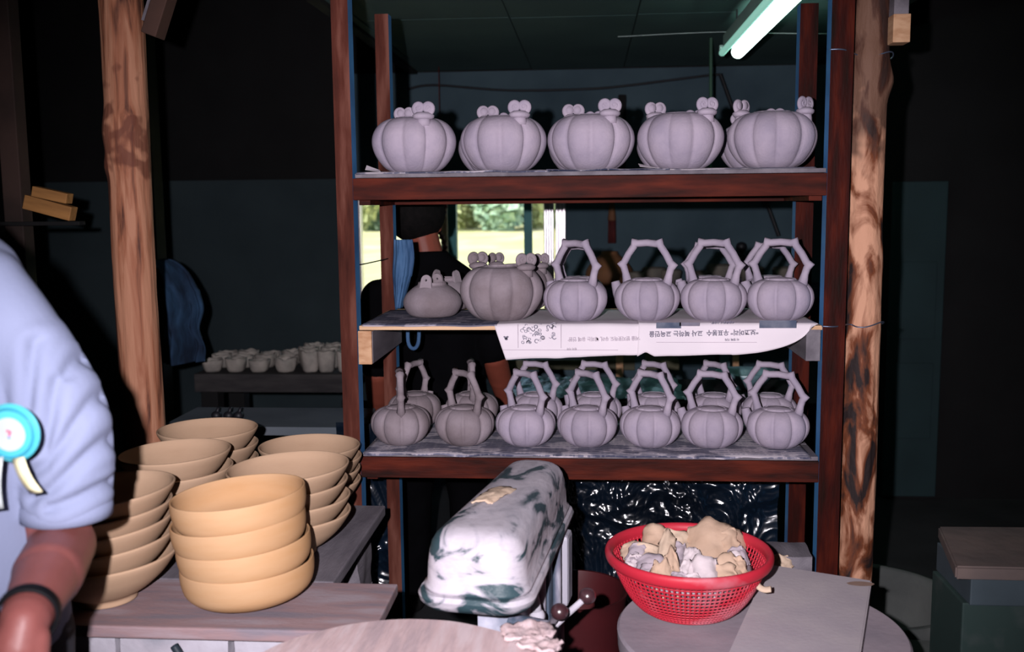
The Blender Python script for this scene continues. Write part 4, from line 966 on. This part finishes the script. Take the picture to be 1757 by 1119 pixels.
# vessel with brownish cloth
p = at(1046, 470, 5.72); t = thing('clay_jug', 'rust brown squat jug on the wall bench right of the leftmost teapot handle', 'jug', (p.x, 5.76, SH + .0005))
RUST = mat('rust_brown', (0.20, 0.085, 0.035), (0.10, 0.045, 0.025), .8, 6)
obj('body', lathe(prof_smooth([(0, 0), (.09, 0), (.135, .05), (.13, .10), (.09, .15), (.05, .185), (.045, .20), (0, .20)], 3), 32), RUST, t, smooth=True)

# tassel
p = at(1050, 352, 5.88); TS = mat('dark_red_tassel', (0.10, 0.014, 0.012), (0.05, 0.008, 0.01), .8, 30, (4, 4, .5), bump=.4)
t = thing('tassel', 'dark red tassel ornament hanging on the back wall above the teapots', 'ornament', (p.x, 5.9, 0))
zt = p.z; obj('head', lathe(prof_smooth([(0, zt + .02), (.012, zt + .01), (.018, zt - .02), (.022, zt - .06), (.024, zt - .09), (0, zt - .09)], 2), 16), RUST, t, smooth=True)
bm = bmesh.new()
for k in range(22):
    a = k * 2.4; r_ = .019 * sqrt((k + .5) / 22); tube([(r_ * cos(a), r_ * sin(a), zt - .085), (r_ * 1.05 * cos(a), r_ * 1.05 * sin(a), zt - .15), (r_ * 1.1 * cos(a), r_ * 1.1 * sin(a), zt - .222)], .005, 6, bm)
obj('fringe', bm, TS, t, smooth=True); obj('cord', tube([(0, .04, zt + .16), (0, 0, zt + .01)], .003, 6), IRON, t)
# poles, cables
def pole(label, a, b_, r_, m, name='pole', cat='pole'):
    o = obj(name, tube([a, b_], r_, 10), m, smooth='auto'); return tag(o, label, cat)
px_ = at(1068, 140, 5.9).x; o = obj('wall_post', bx((px_ - .022, 5.90, 1.66), (px_ + .022, 5.99, 2.12), .003), DARK); tag(o, 'short dark upright on the back wall behind the middle top jar', 'post')
pole('thin green pole hanging from the ceiling left of the lamp', (at(1220, 60, 5.0).x, 5.0, 2.285), (at(1221, 180, 5.0).x, 5.0, 1.55), .008, mat('green_pole', (.03, .08, .05), None, .6))
pole('dark stick leaning against the back wall right side', at(1236, 128, 5.85), at(1336, 405, 5.80), .011, IRON)
cp = [at(700, 153, 5.88), at(745, 146, 5.88), at(870, 155, 5.88), at(1000, 153, 5.88), at(1075, 147, 5.88), at(1210, 130, 5.88), at(1240, 128, 5.88)]
wire('cable', 'dark sagging cable along the back wall behind the top jars', cp, .007, IRON, 'cable')
wire('string', 'thin pale string stretched under the ceiling through the lamp', [at(1060, 63, 4.6), at(1230, 55, 4.6), at(1330, 57, 4.6), at(1425, 58, 4.6)], .0016, mat('string', (.4, .5, .48), None, .8), 'string')
# red knotted cord beside the window upright
pts = [Vector((at(757, 350, 5.8).x, 5.8, 2.285)), Vector((at(757, 350, 5.8).x, 5.8, 1.9))] + [at(757 + 6 * sin(k * .8), 335 + k * 9, 5.8) for k in range(12)]
wire('knotted_cord', 'dark red knotted cord hanging beside the teal window upright', pts, [.0025] * 10 + [.014 + .006 * sin(k * 1.3) for k in range(56)], TS, 'cord')
wire('wire', 'thin wire stretched between the two left rack posts across the window', [Vector((-.63, 2.612, at(616, 456, 2.62).z)), at(630, 452, 2.75), Vector((-.60, 2.937, at(656, 444, 2.93).z))], .0018, IRON)

# left bay: cups on a beam bench
zc = at(470, 641, 4.4).z
t = thing('beam_bench', 'dark timber bench carrying rows of small clay cups, left of the rack', 'bench')
obj('beam', bx((at(335, 640, 4.4).x, 4.38, zc - .085), (at(640, 640, 4.4).x, 4.95, zc), .006), mat('dark_timber_beam', (.035, .032, .032), (.018, .016, .018), .85, 6, (1, 5, 5), bump=.3), t)
for px in (350, 625): obj('leg', bx((at(px, 640, 4.4).x - .04, 4.45, 0), (at(px, 640, 4.4).x + .04, 4.53, zc - .085), .004), DARK, t); 
for px in (350, 625): obj('leg', bx((at(px, 640, 4.4).x - .04, 4.80, 0), (at(px, 640, 4.4).x + .04, 4.88, zc - .085), .004), DARK, t)
CUPM = mat('unglazed_cup', (0.30, 0.27, 0.24), (0.18, 0.165, 0.15), .9, 12, bump=.3, rnd=.12)
def cup_mesh(h, seed):
    pr = [(0, .001), (.034, .001), (.040, .01), (.047, h * .6), (.050, h), (.043, h + .002), (.040, h * .9), (.036, h * .4), (0, h * .3)]
    bm = lathe(pr, 28, lambda r, z, a: r * (1 + .06 * cos(4 * a + seed)))
    for v in bm.verts:
        if v.co.z > h * .8: v.co.z += .010 * noise.noise(Vector((v.co.x * 40, v.co.y * 40, seed)))
    bmesh.ops.recalc_face_normals(bm, faces=bm.faces)
    for f in bm.faces: f.smooth = True
    me = bpy.data.meshes.new('cup'); bm.to_mesh(me); bm.free(); me.materials.append(CUPM); return me
cm = [cup_mesh(.055, 1), cup_mesh(.062, 2), cup_mesh(.095, 3)]
ordw = ['first', 'second', 'third', 'fourth', 'fifth', 'sixth', 'seventh', 'eighth']
for rI, (yy, cxs, wh) in enumerate(((4.45, (364, 405, 445, 490, 532, 560, 594), 'front'), (4.57, (381, 418, 456, 495, 530, 568), 'middle'), (4.69, (392, 428, 466, 503, 540, 575), 'rear'))):
    for k, px in enumerate(cxs):
        tall = px > 525
        o = link('clay_cup', cm[2 if tall else (k + rI) % 2], None, (at(px, 620, yy).x, yy, zc + .0008)); 
        if tall and rI == 0: o.scale = (.9, .9, 1)
        o.rotation_euler = (0, 0, k * 1.3)
        tag(o, f'{"tall" if tall else "small"} pale clay cup, {ordw[k]} from left in the {wh} row on the dark beam', 'cup', 'clay cups on the dark timber bench')
# grey low table
t = thing('grey_table', 'grey topped table just behind the bowl stacks, left of the rack', 'table')
zt = .765; obj('tabletop', bx((at(296, 720, 3.3).x, 3.20, zt - .03), (-.78, 3.52, zt), .004), mat('grey_laminate', (.10, .115, .135), (.07, .085, .10), .7, 5), t)
for x in (-1.45, -.84):
    for y in (3.24, 3.48): obj('leg', bx((x - .02, y - .02, 0), (x + .02, y + .02, zt - .03), .002), DARK, t)
for k, (px, lb) in enumerate(((372, 'left'), (393, 'middle'), (410, 'right'))):
    bm = bmesh.new(); ball(bm, (0, 0, .016), .016, (1.1, 1, 1)); tube([(0, 0, .02), (.01, 0, .045)], [.008, .005], 8, bm)
    o = obj('black_stopper', bm, IRON, smooth=True, loc=(at(px, 735, 3.3).x, 3.3, zt)); tag(o, f'small black lump on the grey table edge, {lb} of three', 'lump', 'black lumps on the grey table')
# hanging blue jacket on a dark post
JK = mat('blue_denim_jacket', (0.020, 0.055, 0.115), (0.004, 0.010, 0.026), 0.9, 7, (1.5, 1.5, .7), bump=.6, bscale=22)
o = obj('dark_post', bx((at(262, 500, 4.2).x - .05, 4.15, 0), (at(262, 500, 4.2).x + .05, 4.25, 3.29), .004), DARK); tag(o, 'dark square post behind the left log carrying the blue jacket', 'post')
def jp(v):
    r_ = 300 + 48 * min(1, v * 3.2) ** .7 + 12 * v + 3 * sin(v * 17); return (262 + 6 * v, r_)
cloth('hanging_jacket', 'dark blue cloth jacket hanging behind the left log', 'jacket', None, (444, 618), 4.06, JK, .16, 9, 60, 70, jp)
obj('peg', tube([(at(290, 448, 4.1).x, 4.05, at(290, 446, 4.1).z), (at(280, 448, 4.1).x, 4.16, at(290, 450, 4.1).z)], .01, 8), DARK, o)
# lit timber offcuts and pole at far left
YEL = mat('fresh_sawn_timber', (0.32, 0.15, 0.045), (0.22, 0.10, 0.03), .7, 6, (1, 8, 8))
for k, (a, b_, w_, lb) in enumerate((((46, 346), (136, 366), .022, 'lower pale orange timber offcut at the far left wall'), ((60, 328), (128, 340), .016, 'upper pale orange timber offcut at the far left wall'))):
    A_ = at(*a, 3.0); B_ = at(*b_, 3.05); o = obj('timber_offcut', bx((0, -.02, -w_), ((B_ - A_).length, .02, w_), .003), YEL, loc=A_)
    o.rotation_euler = (0, -math.atan2(B_.z - A_.z, B_.x - A_.x), 0); tag(o, lb, 'timber', 'timber offcuts at the far left')
t = thing('wall_rack', 'dark upright at the far left edge behind the person', 'post')
obj('upright', bx((at(8, 300, 3.1).x, 3.08, 0), (at(40, 300, 3.1).x, 3.14, 3.29), .004), mat('dim_brown_timber', (.045, .025, .02), (.02, .012, .01), .8, 5), t)
obj('crosspiece', bx((at(8, 300, 3.1).x, 3.03, at(90, 376, 3.05).z - .02), (at(150, 300, 3.1).x, 3.07, at(90, 380, 3.05).z), .003), DARK, t)

# ---------------------------------------------------------------- right side things
TEALD = mat('dim_teal_door', (0.012, 0.030, 0.034), (0.007, 0.019, 0.022), .8, 2)
pd = at(1535, 312, 5.0); pe2 = at(1628, 312, 5.0)
d = obj('door_1', bx((pd.x, 5.0, .02), (pe2.x, 5.04, pd.z), .004), TEALD); d['kind'] = 'structure'
for zz_ in (.5, 1.0): obj('door_panel', bx((pd.x + .04, 4.99, zz_ - .18), (pe2.x - .04, 5.0, zz_ + .2), .003), TEALD, d)
struct('wall_right_partition', bx((pd.x - .08, 5.045, 0), (3.6, 5.12, 3.3), 0), DARK)
# far right table with tub
t = thing('slab_table', 'dim worn brown slab table at the right edge', 'table')
TB = mat('worn_brown_slab', (0.13, 0.095, 0.085), (0.075, 0.06, 0.058), .85, 6, bump=.2)
bm = bmesh.new(); zt = .70
cs = [atz(1610, 903, zt), atz(1640, 972, zt), atz(1640, 972, zt) + Vector((.75, -.01, 0)), atz(1610, 903, zt) + Vector((.85, .02, 0))]
lo_ = [bm.verts.new((c.x, c.y, zt - .03)) for c in cs]; hi_ = [bm.verts.new((c.x, c.y, zt)) for c in cs]; bm.faces.new(lo_); bm.faces.new(hi_[::-1])
for i in range(4): bm.faces.new((lo_[i], hi_[i], hi_[(i + 1) % 4], lo_[(i + 1) % 4]))
bmesh.ops.bevel(bm, geom=bm.edges[:], offset=.004, segments=2, affect='EDGES'); obj('slab', bm, TB, t)
BT = mat('blue_grey_bin', (0.05, 0.07, 0.085), (0.035, 0.05, 0.06), .6, 5); GT = mat('dark_green_bin', (0.018, 0.035, 0.032), (0.05, 0.06, 0.06), .7, 9, lo=.55, hi=.8)
obj('apron', bx((.845, 2.20, .60), (1.55, 2.42, .67), .003), BT, t)
o = obj('green_cabinet', bx((.835, 2.215, 0), (1.53, 2.415, .60), .004), GT, t); o['label'] = 'scuffed dark green base'
# low concrete basin on the floor
t = thing('floor_basin', 'low round grey basin on the floor between the right log and slab table', 'basin', (.86, 3.05, 0))
GB = mat('grey_concrete_basin', (0.09, 0.095, 0.09), (0.055, 0.06, 0.058), .9, 6, bump=.3)
obj('basin_wall', lathe(prof_smooth([(0, .12), (.20, .12), (.24, .22), (.25, .28), (.27, .285), (.28, .26), (.27, .05), (.27, .0), (0, .0)], 2), 56), GB, t, smooth=True)
t = thing('grey_slab', 'dim grey slab standing behind the turntable at the lower right', 'slab', (0, 0, 0))
rough_block((.68, 2.50, .0), (.92, 2.62, .33), 88, t, 'block', GB)

# ---------------------------------------------------------------- people
SHIRT = mat('light_blue_shirt', (0.155, 0.175, 0.26), (0.135, 0.155, 0.235), .85, 3, bump=.08, bscale=200, spec=.15)
TROU = mat('dark_trousers', (0.02, 0.02, 0.03), None, .9); SHOE = mat('black_shoe', (.01, .01, .01), None, .4)
def hand(bm, wrist, dirv, side, palmn, curl=.5, s=1.0):
    """palm and five fingers; dirv along the hand, side toward the thumb, palmn palm normal"""
    d = dirv.normalized(); th_ = side.normalized(); n = palmn.normalized()
    pc = wrist + d * .05 * s
    capsule(bm, wrist, wrist + d * .03 * s, .026 * s, .03 * s, 12)
    for k in range(4):
        off = th_ * (.030 - k * .020) * s; base = wrist + d * (.088 - .004 * abs(k - 1)) * s + off
        capsule(bm, wrist + d * .02 * s + off * .6, base, .017 * s, .012 * s, 10)
        L = (.042, .047, .044, .034)[k] * s; p = base; dd = d.copy(); ang = curl * .6
        for q_, r0, r1 in ((1, .0100, .0092), (.62, .0090, .0084), (.5, .0084, .0072)):
            dd = (dd * cos(ang) + n * sin(ang)).normalized(); e = p + dd * L * q_; capsule(bm, p, e, r0 * s, r1 * s, 10); p = e
            ang = curl * .8
    tb_ = wrist + d * .025 * s + th_ * .026 * s; p = tb_
    for v_, r0, r1 in ((d * .55 + th_ * .75 + n * .15, .015, .012), (d * .9 + th_ * .3 + n * .3, .0115, .010), (d * .95 + th_ * .05 + n * .4, .010, .008)):
        e = p + v_.normalized() * .034 * s; capsule(bm, p, e, r0 * s, r1 * s, 10); p = e
def head_bm(bm, c, fwd, s=1.0, ears=True):
    """head centred at c looking along fwd"""
    f = fwd.normalized(); up = Vector((0, 0, 1)); r_ = f.cross(up).normalized(); up = r_.cross(f)
    rot = Matrix((r_, f, up)).transposed()
    ball(bm, c + up * .025 * s, .092 * s, (.84, 1.05, .95), rot, 24)
    ball(bm, c - up * .035 * s + f * .018 * s, .070 * s, (.86, .95, 1.15), rot, 20)
    ball(bm, c - up * .085 * s + f * .050 * s, .030 * s, (1.1, .8, .7), rot, 12)
    tube([c + f * .090 * s + up * .012 * s, c + f * .106 * s - up * .022 * s, c + f * .088 * s - up * .036 * s], [.007 * s, .014 * s, .012 * s], 10, bm)
    ball(bm, c + f * .086 * s - up * .060 * s, .022 * s, (1.05, .45, .32), rot, 12)
    ball(bm, c + f * .084 * s - up * .070 * s, .019 * s, (1.0, .45, .35), rot, 12)
    for sg in (-1, 1):
        ball(bm, c + r_ * .032 * s * sg + f * .080 * s + up * .026 * s, .018 * s, (1.2, .5, .4), rot, 10)
        ball(bm, c + r_ * .083 * s * sg - f * .005 * s - up * .010 * s, .030 * s, (.28, .62, 1), rot, 12)
def head_bits(parent, c, fwd, s, hairm, cover=0):
    f = fwd.normalized(); up = Vector((0, 0, 1)); r_ = f.cross(up).normalized(); rot = Matrix((r_, f, up)).transposed()
    EY = mat('eye_white', (.6, .58, .56), None, .3); IR = mat('iris', (.01, .006, .005), None, .2)
    for sg in (-1, 1):
        e = c + r_ * .031 * s * sg + f * .084 * s + up * .008 * s
        bm = bmesh.new(); ball(bm, e, .0105 * s, (1.15, .9, .75), rot, 14); ey = obj('eye', bm, EY, parent, smooth=True)
        bm = bmesh.new(); ball(bm, e + f * .0062 * s, .0050 * s, seg=10); obj('iris', bm, IR, ey, smooth=True)
        bm = tube([e + up * .020 * s - r_ * .018 * s + f * .004 * s, e + up * .024 * s + f * .008 * s, e + up * .019 * s + r_ * .018 * s + f * .003 * s], .0028 * s, 6); obj('eyebrow', bm, hairm, parent)
    bm = bmesh.new(); ball(bm, c + up * .038 * s - f * .016 * s, .100 * s, (.90, 1.04, .93), rot, 32)
    # open the hair at the face
    for v in list(bm.verts):
        q = v.co - c; fy = q.dot(f); uz = q.dot(up)
        if (fy > .045 * s and uz < .075 * s) or (fy > .02 * s and uz < .0 * s) or uz < -.072 * s: bm.verts.remove(v)
    o = obj('hair', bm, hairm, parent, smooth=True, recalc=False); md = o.modifiers.new('s', 'SOLIDIFY'); md.thickness = .010 * s; md.offset = 1
    return o
# --- man in light blue shirt, left edge of the picture
Y1 = 1.34
sh = at(28, 500, Y1)                       # his left shoulder joint (viewer's right)
elb = at(108, 935, Y1); wri = at(44, 1062, 1.10)
man = thing('person', 'man in light blue short sleeved shirt with round badge, cropped at the left edge', 'person', (sh.x - .155, Y1, 0))
inv = Vector((-(sh.x - .155), -Y1, 0))
cxm = sh.x - .155
def L(v): return Vector(v) + inv
bm = bmesh.new()
sho = Vector((sh.x - .05, Y1 + .02, 1.36)); wdir = (wri - elb)
capsule(bm, L(sho), L(elb), .052, .044); capsule(bm, L(elb), L(elb.lerp(wri, .45)), .046, .046); capsule(bm, L(elb.lerp(wri, .45)), L(wri), .044, .030)
hd_ = Vector((-.10, -.35, -.93)); hand(bm, L(wri + wdir.normalized() * .01), hd_, Vector((-1, -.3, 0)), Vector((-.2, .9, -.3)), .5)
sho2 = Vector((cxm - .19, Y1 + .02, 1.385)); elb2 = sho2 + Vector((-.07, .02, -.29)); wri2 = elb2 + Vector((.02, -.10, -.23))
capsule(bm, L(sho2), L(elb2), .052, .044); capsule(bm, L(elb2), L(wri2), .046, .028); hand(bm, L(wri2), Vector((.02, -.15, -1)), Vector((.3, -1, 0)), Vector((.9, .3, 0)), .5)
capsule(bm, L((sho.x, sho.y, sho.z)), L((cxm, Y1 + .02, 1.36)), .05, .07); capsule(bm, L(sho2), L((cxm, Y1 + .02, 1.36)), .05, .07)
capsule(bm, L((cxm, Y1 + .03, 1.25)), L((cxm - .03, Y1 + .01, 1.53)), .07, .056)
hc = Vector((cxm - .045, Y1 - .01, 1.61)); head_bm(bm, L(hc), Vector((.15, -1, -.1)))
organic('body', bm, SKIN, man, .0045, 3)
head_bits(man, L(hc), Vector((.15, -1, 0)), 1.0, HAIR)
# shirt
bm = bmesh.new(); rows_ = []
for (z, hw, hd2, oy) in ((.86, .175, .125, .02), (.95, .172, .125, .02), (1.05, .172, .128, .015), (1.15, .176, .130, .01), (1.25, .180, .128, .01), (1.33, .180, .115, .015), (1.39, .155, .095, .02), (1.44, .130, .078, .02), (1.48, .080, .070, .02), (1.50, .066, .064, .015)):
    row = []
    for i in range(48):
        a = 2 * pi * i / 48; ca, sa = cos(a), sin(a)
        row.append(Vector((math.copysign(abs(ca) ** .85, ca) * hw, oy + math.copysign(abs(sa) ** .85, sa) * hd2, z)))
    rows_.append(row)
R_ = [[bm.verts.new(p) for p in r] for r in rows_]
for A_, B_ in zip(R_[:-1], R_[1:]):
    for i in range(48): bm.faces.new((A_[i], A_[(i + 1) % 48], B_[(i + 1) % 48], B_[i]))
bm.faces.new(R_[0][::-1]); bm.faces.new(R_[-1])
hem = L(at(114, 880, Y1)); mid = L(at(106, 715, Y1)); up_ = L(at(22, 568, Y1)); top_ = L(at(-12, 500, Y1)); top_.x -= .02
def sleeve(pts, rad):
    ps = smooth_path(pts, 5); n = len(ps); rr = []
    for i in range(n):
        t_ = i / (n - 1) * (len(rad) - 1); k = min(int(t_), len(rad) - 2); rr.append(rad[k] + (rad[k + 1] - rad[k]) * (t_ - k))
    tube(ps, rr, 24, bm)
sleeve([top_, up_, mid, hem], [.064, .064, .064, .060]); ball(bm, top_, .066, seg=24)
m_ = lambda v: Vector((-v.x, v.y, v.z)); s2 = L(sho2); e2 = L(elb2); sleeve([s2 + Vector((.03, 0, .0)), s2.lerp(e2, .4), s2.lerp(e2, .85)], [.075, .072, .068]); ball(bm, s2 + Vector((.03, 0, 0)), .076, seg=24)
FOLDS = []
for F_ in (((148, 650), (128, 715), (108, 758), (78, 798), (42, 822)), ((170, 735), (148, 775), (112, 815), (86, 842), (52, 858)), ((90, 655), (87, 720), (78, 775)), ((50, 590), (53, 650), (50, 700)), ((118, 545), (104, 600), (98, 650)), ((150, 850), (120, 862), (85, 872))):
    P_ = [L(at(px, py, Y1 - .06)) for px, py in F_]; FOLDS.append([(p.x, p.z) for p in P_])
def fold_d(x, z):
    best = 9
    for P_ in FOLDS:
        for (x0, z0), (x1, z1) in zip(P_[:-1], P_[1:]):
            if abs(x - x0) > .06 or abs(z - z0) > .09: continue
            dx, dz = x1 - x0, z1 - z0; t_ = max(0, min(1, ((x - x0) * dx + (z - z0) * dz) / (dx * dx + dz * dz))); d_ = math.hypot(x - x0 - t_ * dx, z - z0 - t_ * dz)
            if d_ < best: best = d_
    return best
def wr(co):
    x, y, z = co; w_ = 0
    if y < .02:
        fd_ = fold_d(x, z); w_ += -.0075 * math.exp(-(fd_ / .0075) ** 2) + .003 * math.exp(-((fd_ - .017) / .010) ** 2)
    if z < -1: return 0
    w_ += .004 * noise.noise(Vector((x * 9 + z * 4, y * 6, z * 3))) + .0025 * noise.noise(Vector((x * 22, y * 14, z * 7)))
    return w_
organic('shirt', bm, SHIRT, man, .0055, 6, wr)
# sleeve hem band hides nothing: turned cuff
ax_ = (hem - mid).normalized(); pts = []
rotm = ax_.to_track_quat('Z', 'Y').to_matrix()
bm = lathe([(.0575, -.012), (.0625, -.012), (.0635, 0), (.0630, .012), (.0595, .012), (.0575, -.012)], 48, None, None, Matrix.Translation(hem - ax_ * .008) @ rotm.to_4x4()); obj('cuff', bm, SHIRT, man, smooth=True)
# collar, placket, pocket, badge
bm = bmesh.new()
for sg in (-1, 1):
    vs4 = [bm.verts.new(Vector(p)) for p in ((0, -.068, 1.475), (sg * .060, -.052, 1.498), (sg * .075, -.075, 1.455), (sg * .028, -.098, 1.425))]
    bm.faces.new(vs4)
o = obj('collar', bm, SHIRT, man, recalc=False); o.modifiers.new('s', 'SOLIDIFY').thickness = .004
pkz = at(10, 800, 1.19)
bd_ = at(14, 745, 1.195); bl = L(bd_); bl.y = -.135
CY = mat('cyan_badge', (0.04, 0.27, 0.34), (0.06, 0.33, 0.38), .35, 6, coat=.5); CYD = mat('cyan_rim', (0.03, 0.25, 0.36), None, .4); WH = mat('white_badge', (.36, .40, .40), None, .4)
Mb = Matrix.Translation(bl) @ Matrix.Rotation(pi / 2, 4, 'X')
R0 = .0375
bad = obj('badge', lathe([(0, 0), (R0, 0), (R0 + .001, .003), (R0 - .002, .006), (0, .008)], 48, None, None, Mb), CY, man, smooth='auto'); bad['label'] = 'round cyan badge with white centre'
obj('badge_ring', lathe([(R0 - .006, .0062), (R0 - .004, .0072), (R0 - .006, .0082), (R0 - .0075, .0075), (R0 - .006, .0062)], 48, None, None, Mb), CYD, bad, smooth=True)
obj('badge_centre', lathe([(0, .0078), (.021, .0078), (.022, .0085), (0, .0092)], 32, None, None, Mb @ Matrix.Translation((0, -.001, 0))), WH, bad, smooth='auto')
PK = mat('pink_mark', (.55, .10, .18), None, .5); BLM = mat('blue_mark', (.10, .20, .5), None, .5)
bm = tube([Mb @ Vector((-.002, .004, .0095)), Mb @ Vector((.003, .003, .0098)), Mb @ Vector((.001, -.002, .0098))], .0018, 6); obj('pink_mark', bm, PK, bad)
bm = tube([Mb @ Vector((.0, -.003, .0096)), Mb @ Vector((.002, -.006, .0096))], .0016, 6); obj('blue_mark', bm, BLM, bad)
YR_ = mat('yellow_ribbon', (.50, .42, .12), (.6, .58, .42), .6, 12)
for (dx, m) in ((.010, YR_), (-.018, WH)):
    bm = bmesh.new(); g = []
    for k in range(8):
        u = k / 7; c = bl + Vector((dx + .022 * u * (1 if dx > 0 else -.2), -.006 - .006 * sin(u * 3), -.034 - .045 * u * (1 if dx > 0 else 1.5)))
        g.append((bm.verts.new(c + Vector((-.009, 0, 0))), bm.verts.new(c + Vector((.009, -.003, .004)))))
    for k in range(7): bm.faces.new((g[k][0], g[k][1], g[k + 1][1], g[k + 1][0]))
    o = obj('ribbon', bm, m, bad, smooth=True, recalc=False); o.modifiers.new('s', 'SOLIDIFY').thickness = .0012
# watch
wd = (wri - elb).normalized(); rotm = wd.to_track_quat('Z', 'Y').to_matrix(); wl = L(wri - wd * .012)
STR = mat('black_watch_strap', (.003, .003, .004), None, .6, spec=.1)
bm = lathe(prof_smooth([(.0325, -.009), (.0365, -.009), (.0375, 0), (.0365, .009), (.0325, .009), (.0315, 0), (.0325, -.009)], 2), 40, None, None, Matrix.Translation(wl) @ rotm.to_4x4()); obj('watch_strap', bm, STR, man, smooth=True)
# trousers, shoes
bm = bmesh.new()
for sg in (-1, 1):
    capsule(bm, (sg * .085, .03, .86), (sg * .095, .02, .48), .095, .070); capsule(bm, (sg * .095, .02, .48), (sg * .10, .04, .075), .070, .060)
capsule(bm, (-.06, .03, .90), (.06, .03, .90), .11, .11)
organic('trousers', bm, TROU, man, .010, 4)
for sg in (-1, 1):
    bm = bmesh.new(); ball(bm, (sg * .10, .04, .045), .05, (.9, 1.1, .9)); capsule(bm, (sg * .10, .03, .040), (sg * .115, -.13, .034), .043, .036); organic('shoe', bm, SHOE, man, .008, 3)

# --- person in black behind the rack, seen from the back
Y2 = 3.50
nk = at(737, 432, Y2); hx = at(712, 382, Y2); px2 = nk.x + .015
p2 = thing('person', 'person with short black hair in black shirt, back turned, working behind the rack', 'person', (px2, Y2, 0)); inv2 = Vector((-px2, -Y2, 0))
def L2(v): return Vector(v) + inv2
bm = bmesh.new(); hloc = L2((hx.x, Y2 + .05, hx.z + .005)); fw = Vector((.12, 1, -.1))
head_bm(bm, hloc, fw, 1.02); capsule(bm, Vector((-.005, .0, 1.22)), hloc + Vector((.018, -.03, -.05)), .062, .060)
sR = L2(at(822, 500, Y2)); sL = L2(at(650, 512, Y2)); eR = L2(at(848, 612, Y2 - .02)); wR = L2(at(872, 702, Y2 + .20)); eL = L2(at(647, 640, Y2 - .02)); wL = L2(at(652, 735, Y2 + .18))
for s_, e_, w_, sg in ((sR, eR, wR, 1), (sL, eL, wL, -1)):
    capsule(bm, s_, e_, .050, .044); capsule(bm, e_, e_.lerp(w_, .4), .045, .043); capsule(bm, e_.lerp(w_, .4), w_, .042, .029)
    hand(bm, w_, Vector((-.3 * sg, 1, -.1)), Vector((-sg, .1, .2)), Vector((0, -.1, -1)), .35)
capsule(bm, sR, sL, .05, .05)
organic('body', bm, mat('tanned_skin', (0.21, 0.052, 0.032), (0.17, 0.042, 0.026), .5, 12), p2, .005, 3)
head_bits(p2, hloc - Vector((0, .012, .010)), Vector((.12, 1, -.05)), 1.06, HAIR)
bm = bmesh.new(); R_ = []
for (z, hw, hd2, ox) in ((.80, .185, .13, 0), (.90, .18, .125, 0), (1.0, .175, .12, 0), (1.10, .185, .12, 0), (1.19, .200, .11, -.005), (1.245, .175, .095, -.01), (1.29, .115, .078, -.012), (1.325, .074, .066, -.016), (1.338, .066, .060, -.016)):
    R_.append([bm.verts.new((ox + cos(2 * pi * i / 40) * hw, sin(2 * pi * i / 40) * hd2, z)) for i in range(40)])
for A_, B_ in zip(R_[:-1], R_[1:]):
    for i in range(40): bm.faces.new((A_[i], A_[(i + 1) % 40], B_[(i + 1) % 40], B_[i]))
bm.faces.new(R_[0][::-1]); bm.faces.new(R_[-1])
for s_, e_ in ((sR, eR), (sL, eL)):
    capsule(bm, s_, s_.lerp(e_, .85), .068, .066, 20)
organic('shirt', bm, BLACKCLOTH, p2, .008, 5, lambda co: .004 * noise.noise(Vector(co) * 12))
bm = bmesh.new()
for sg in (-1, 1):
    capsule(bm, (sg * .09, .02, .80), (sg * .10, .05, .45), .10, .075); capsule(bm, (sg * .10, .05, .45), (sg * .10, .02, .08), .07, .055)
capsule(bm, (-.06, .02, .82), (.06, .02, .82), .12, .12)
organic('trousers', bm, BLACKCLOTH, p2, .012, 4)
for sg in (-1, 1):
    bm = bmesh.new(); capsule(bm, (sg * .10, .0, .042), (sg * .115, .17, .036), .043, .036); organic('shoe', bm, SHOE, p2, .010, 3)
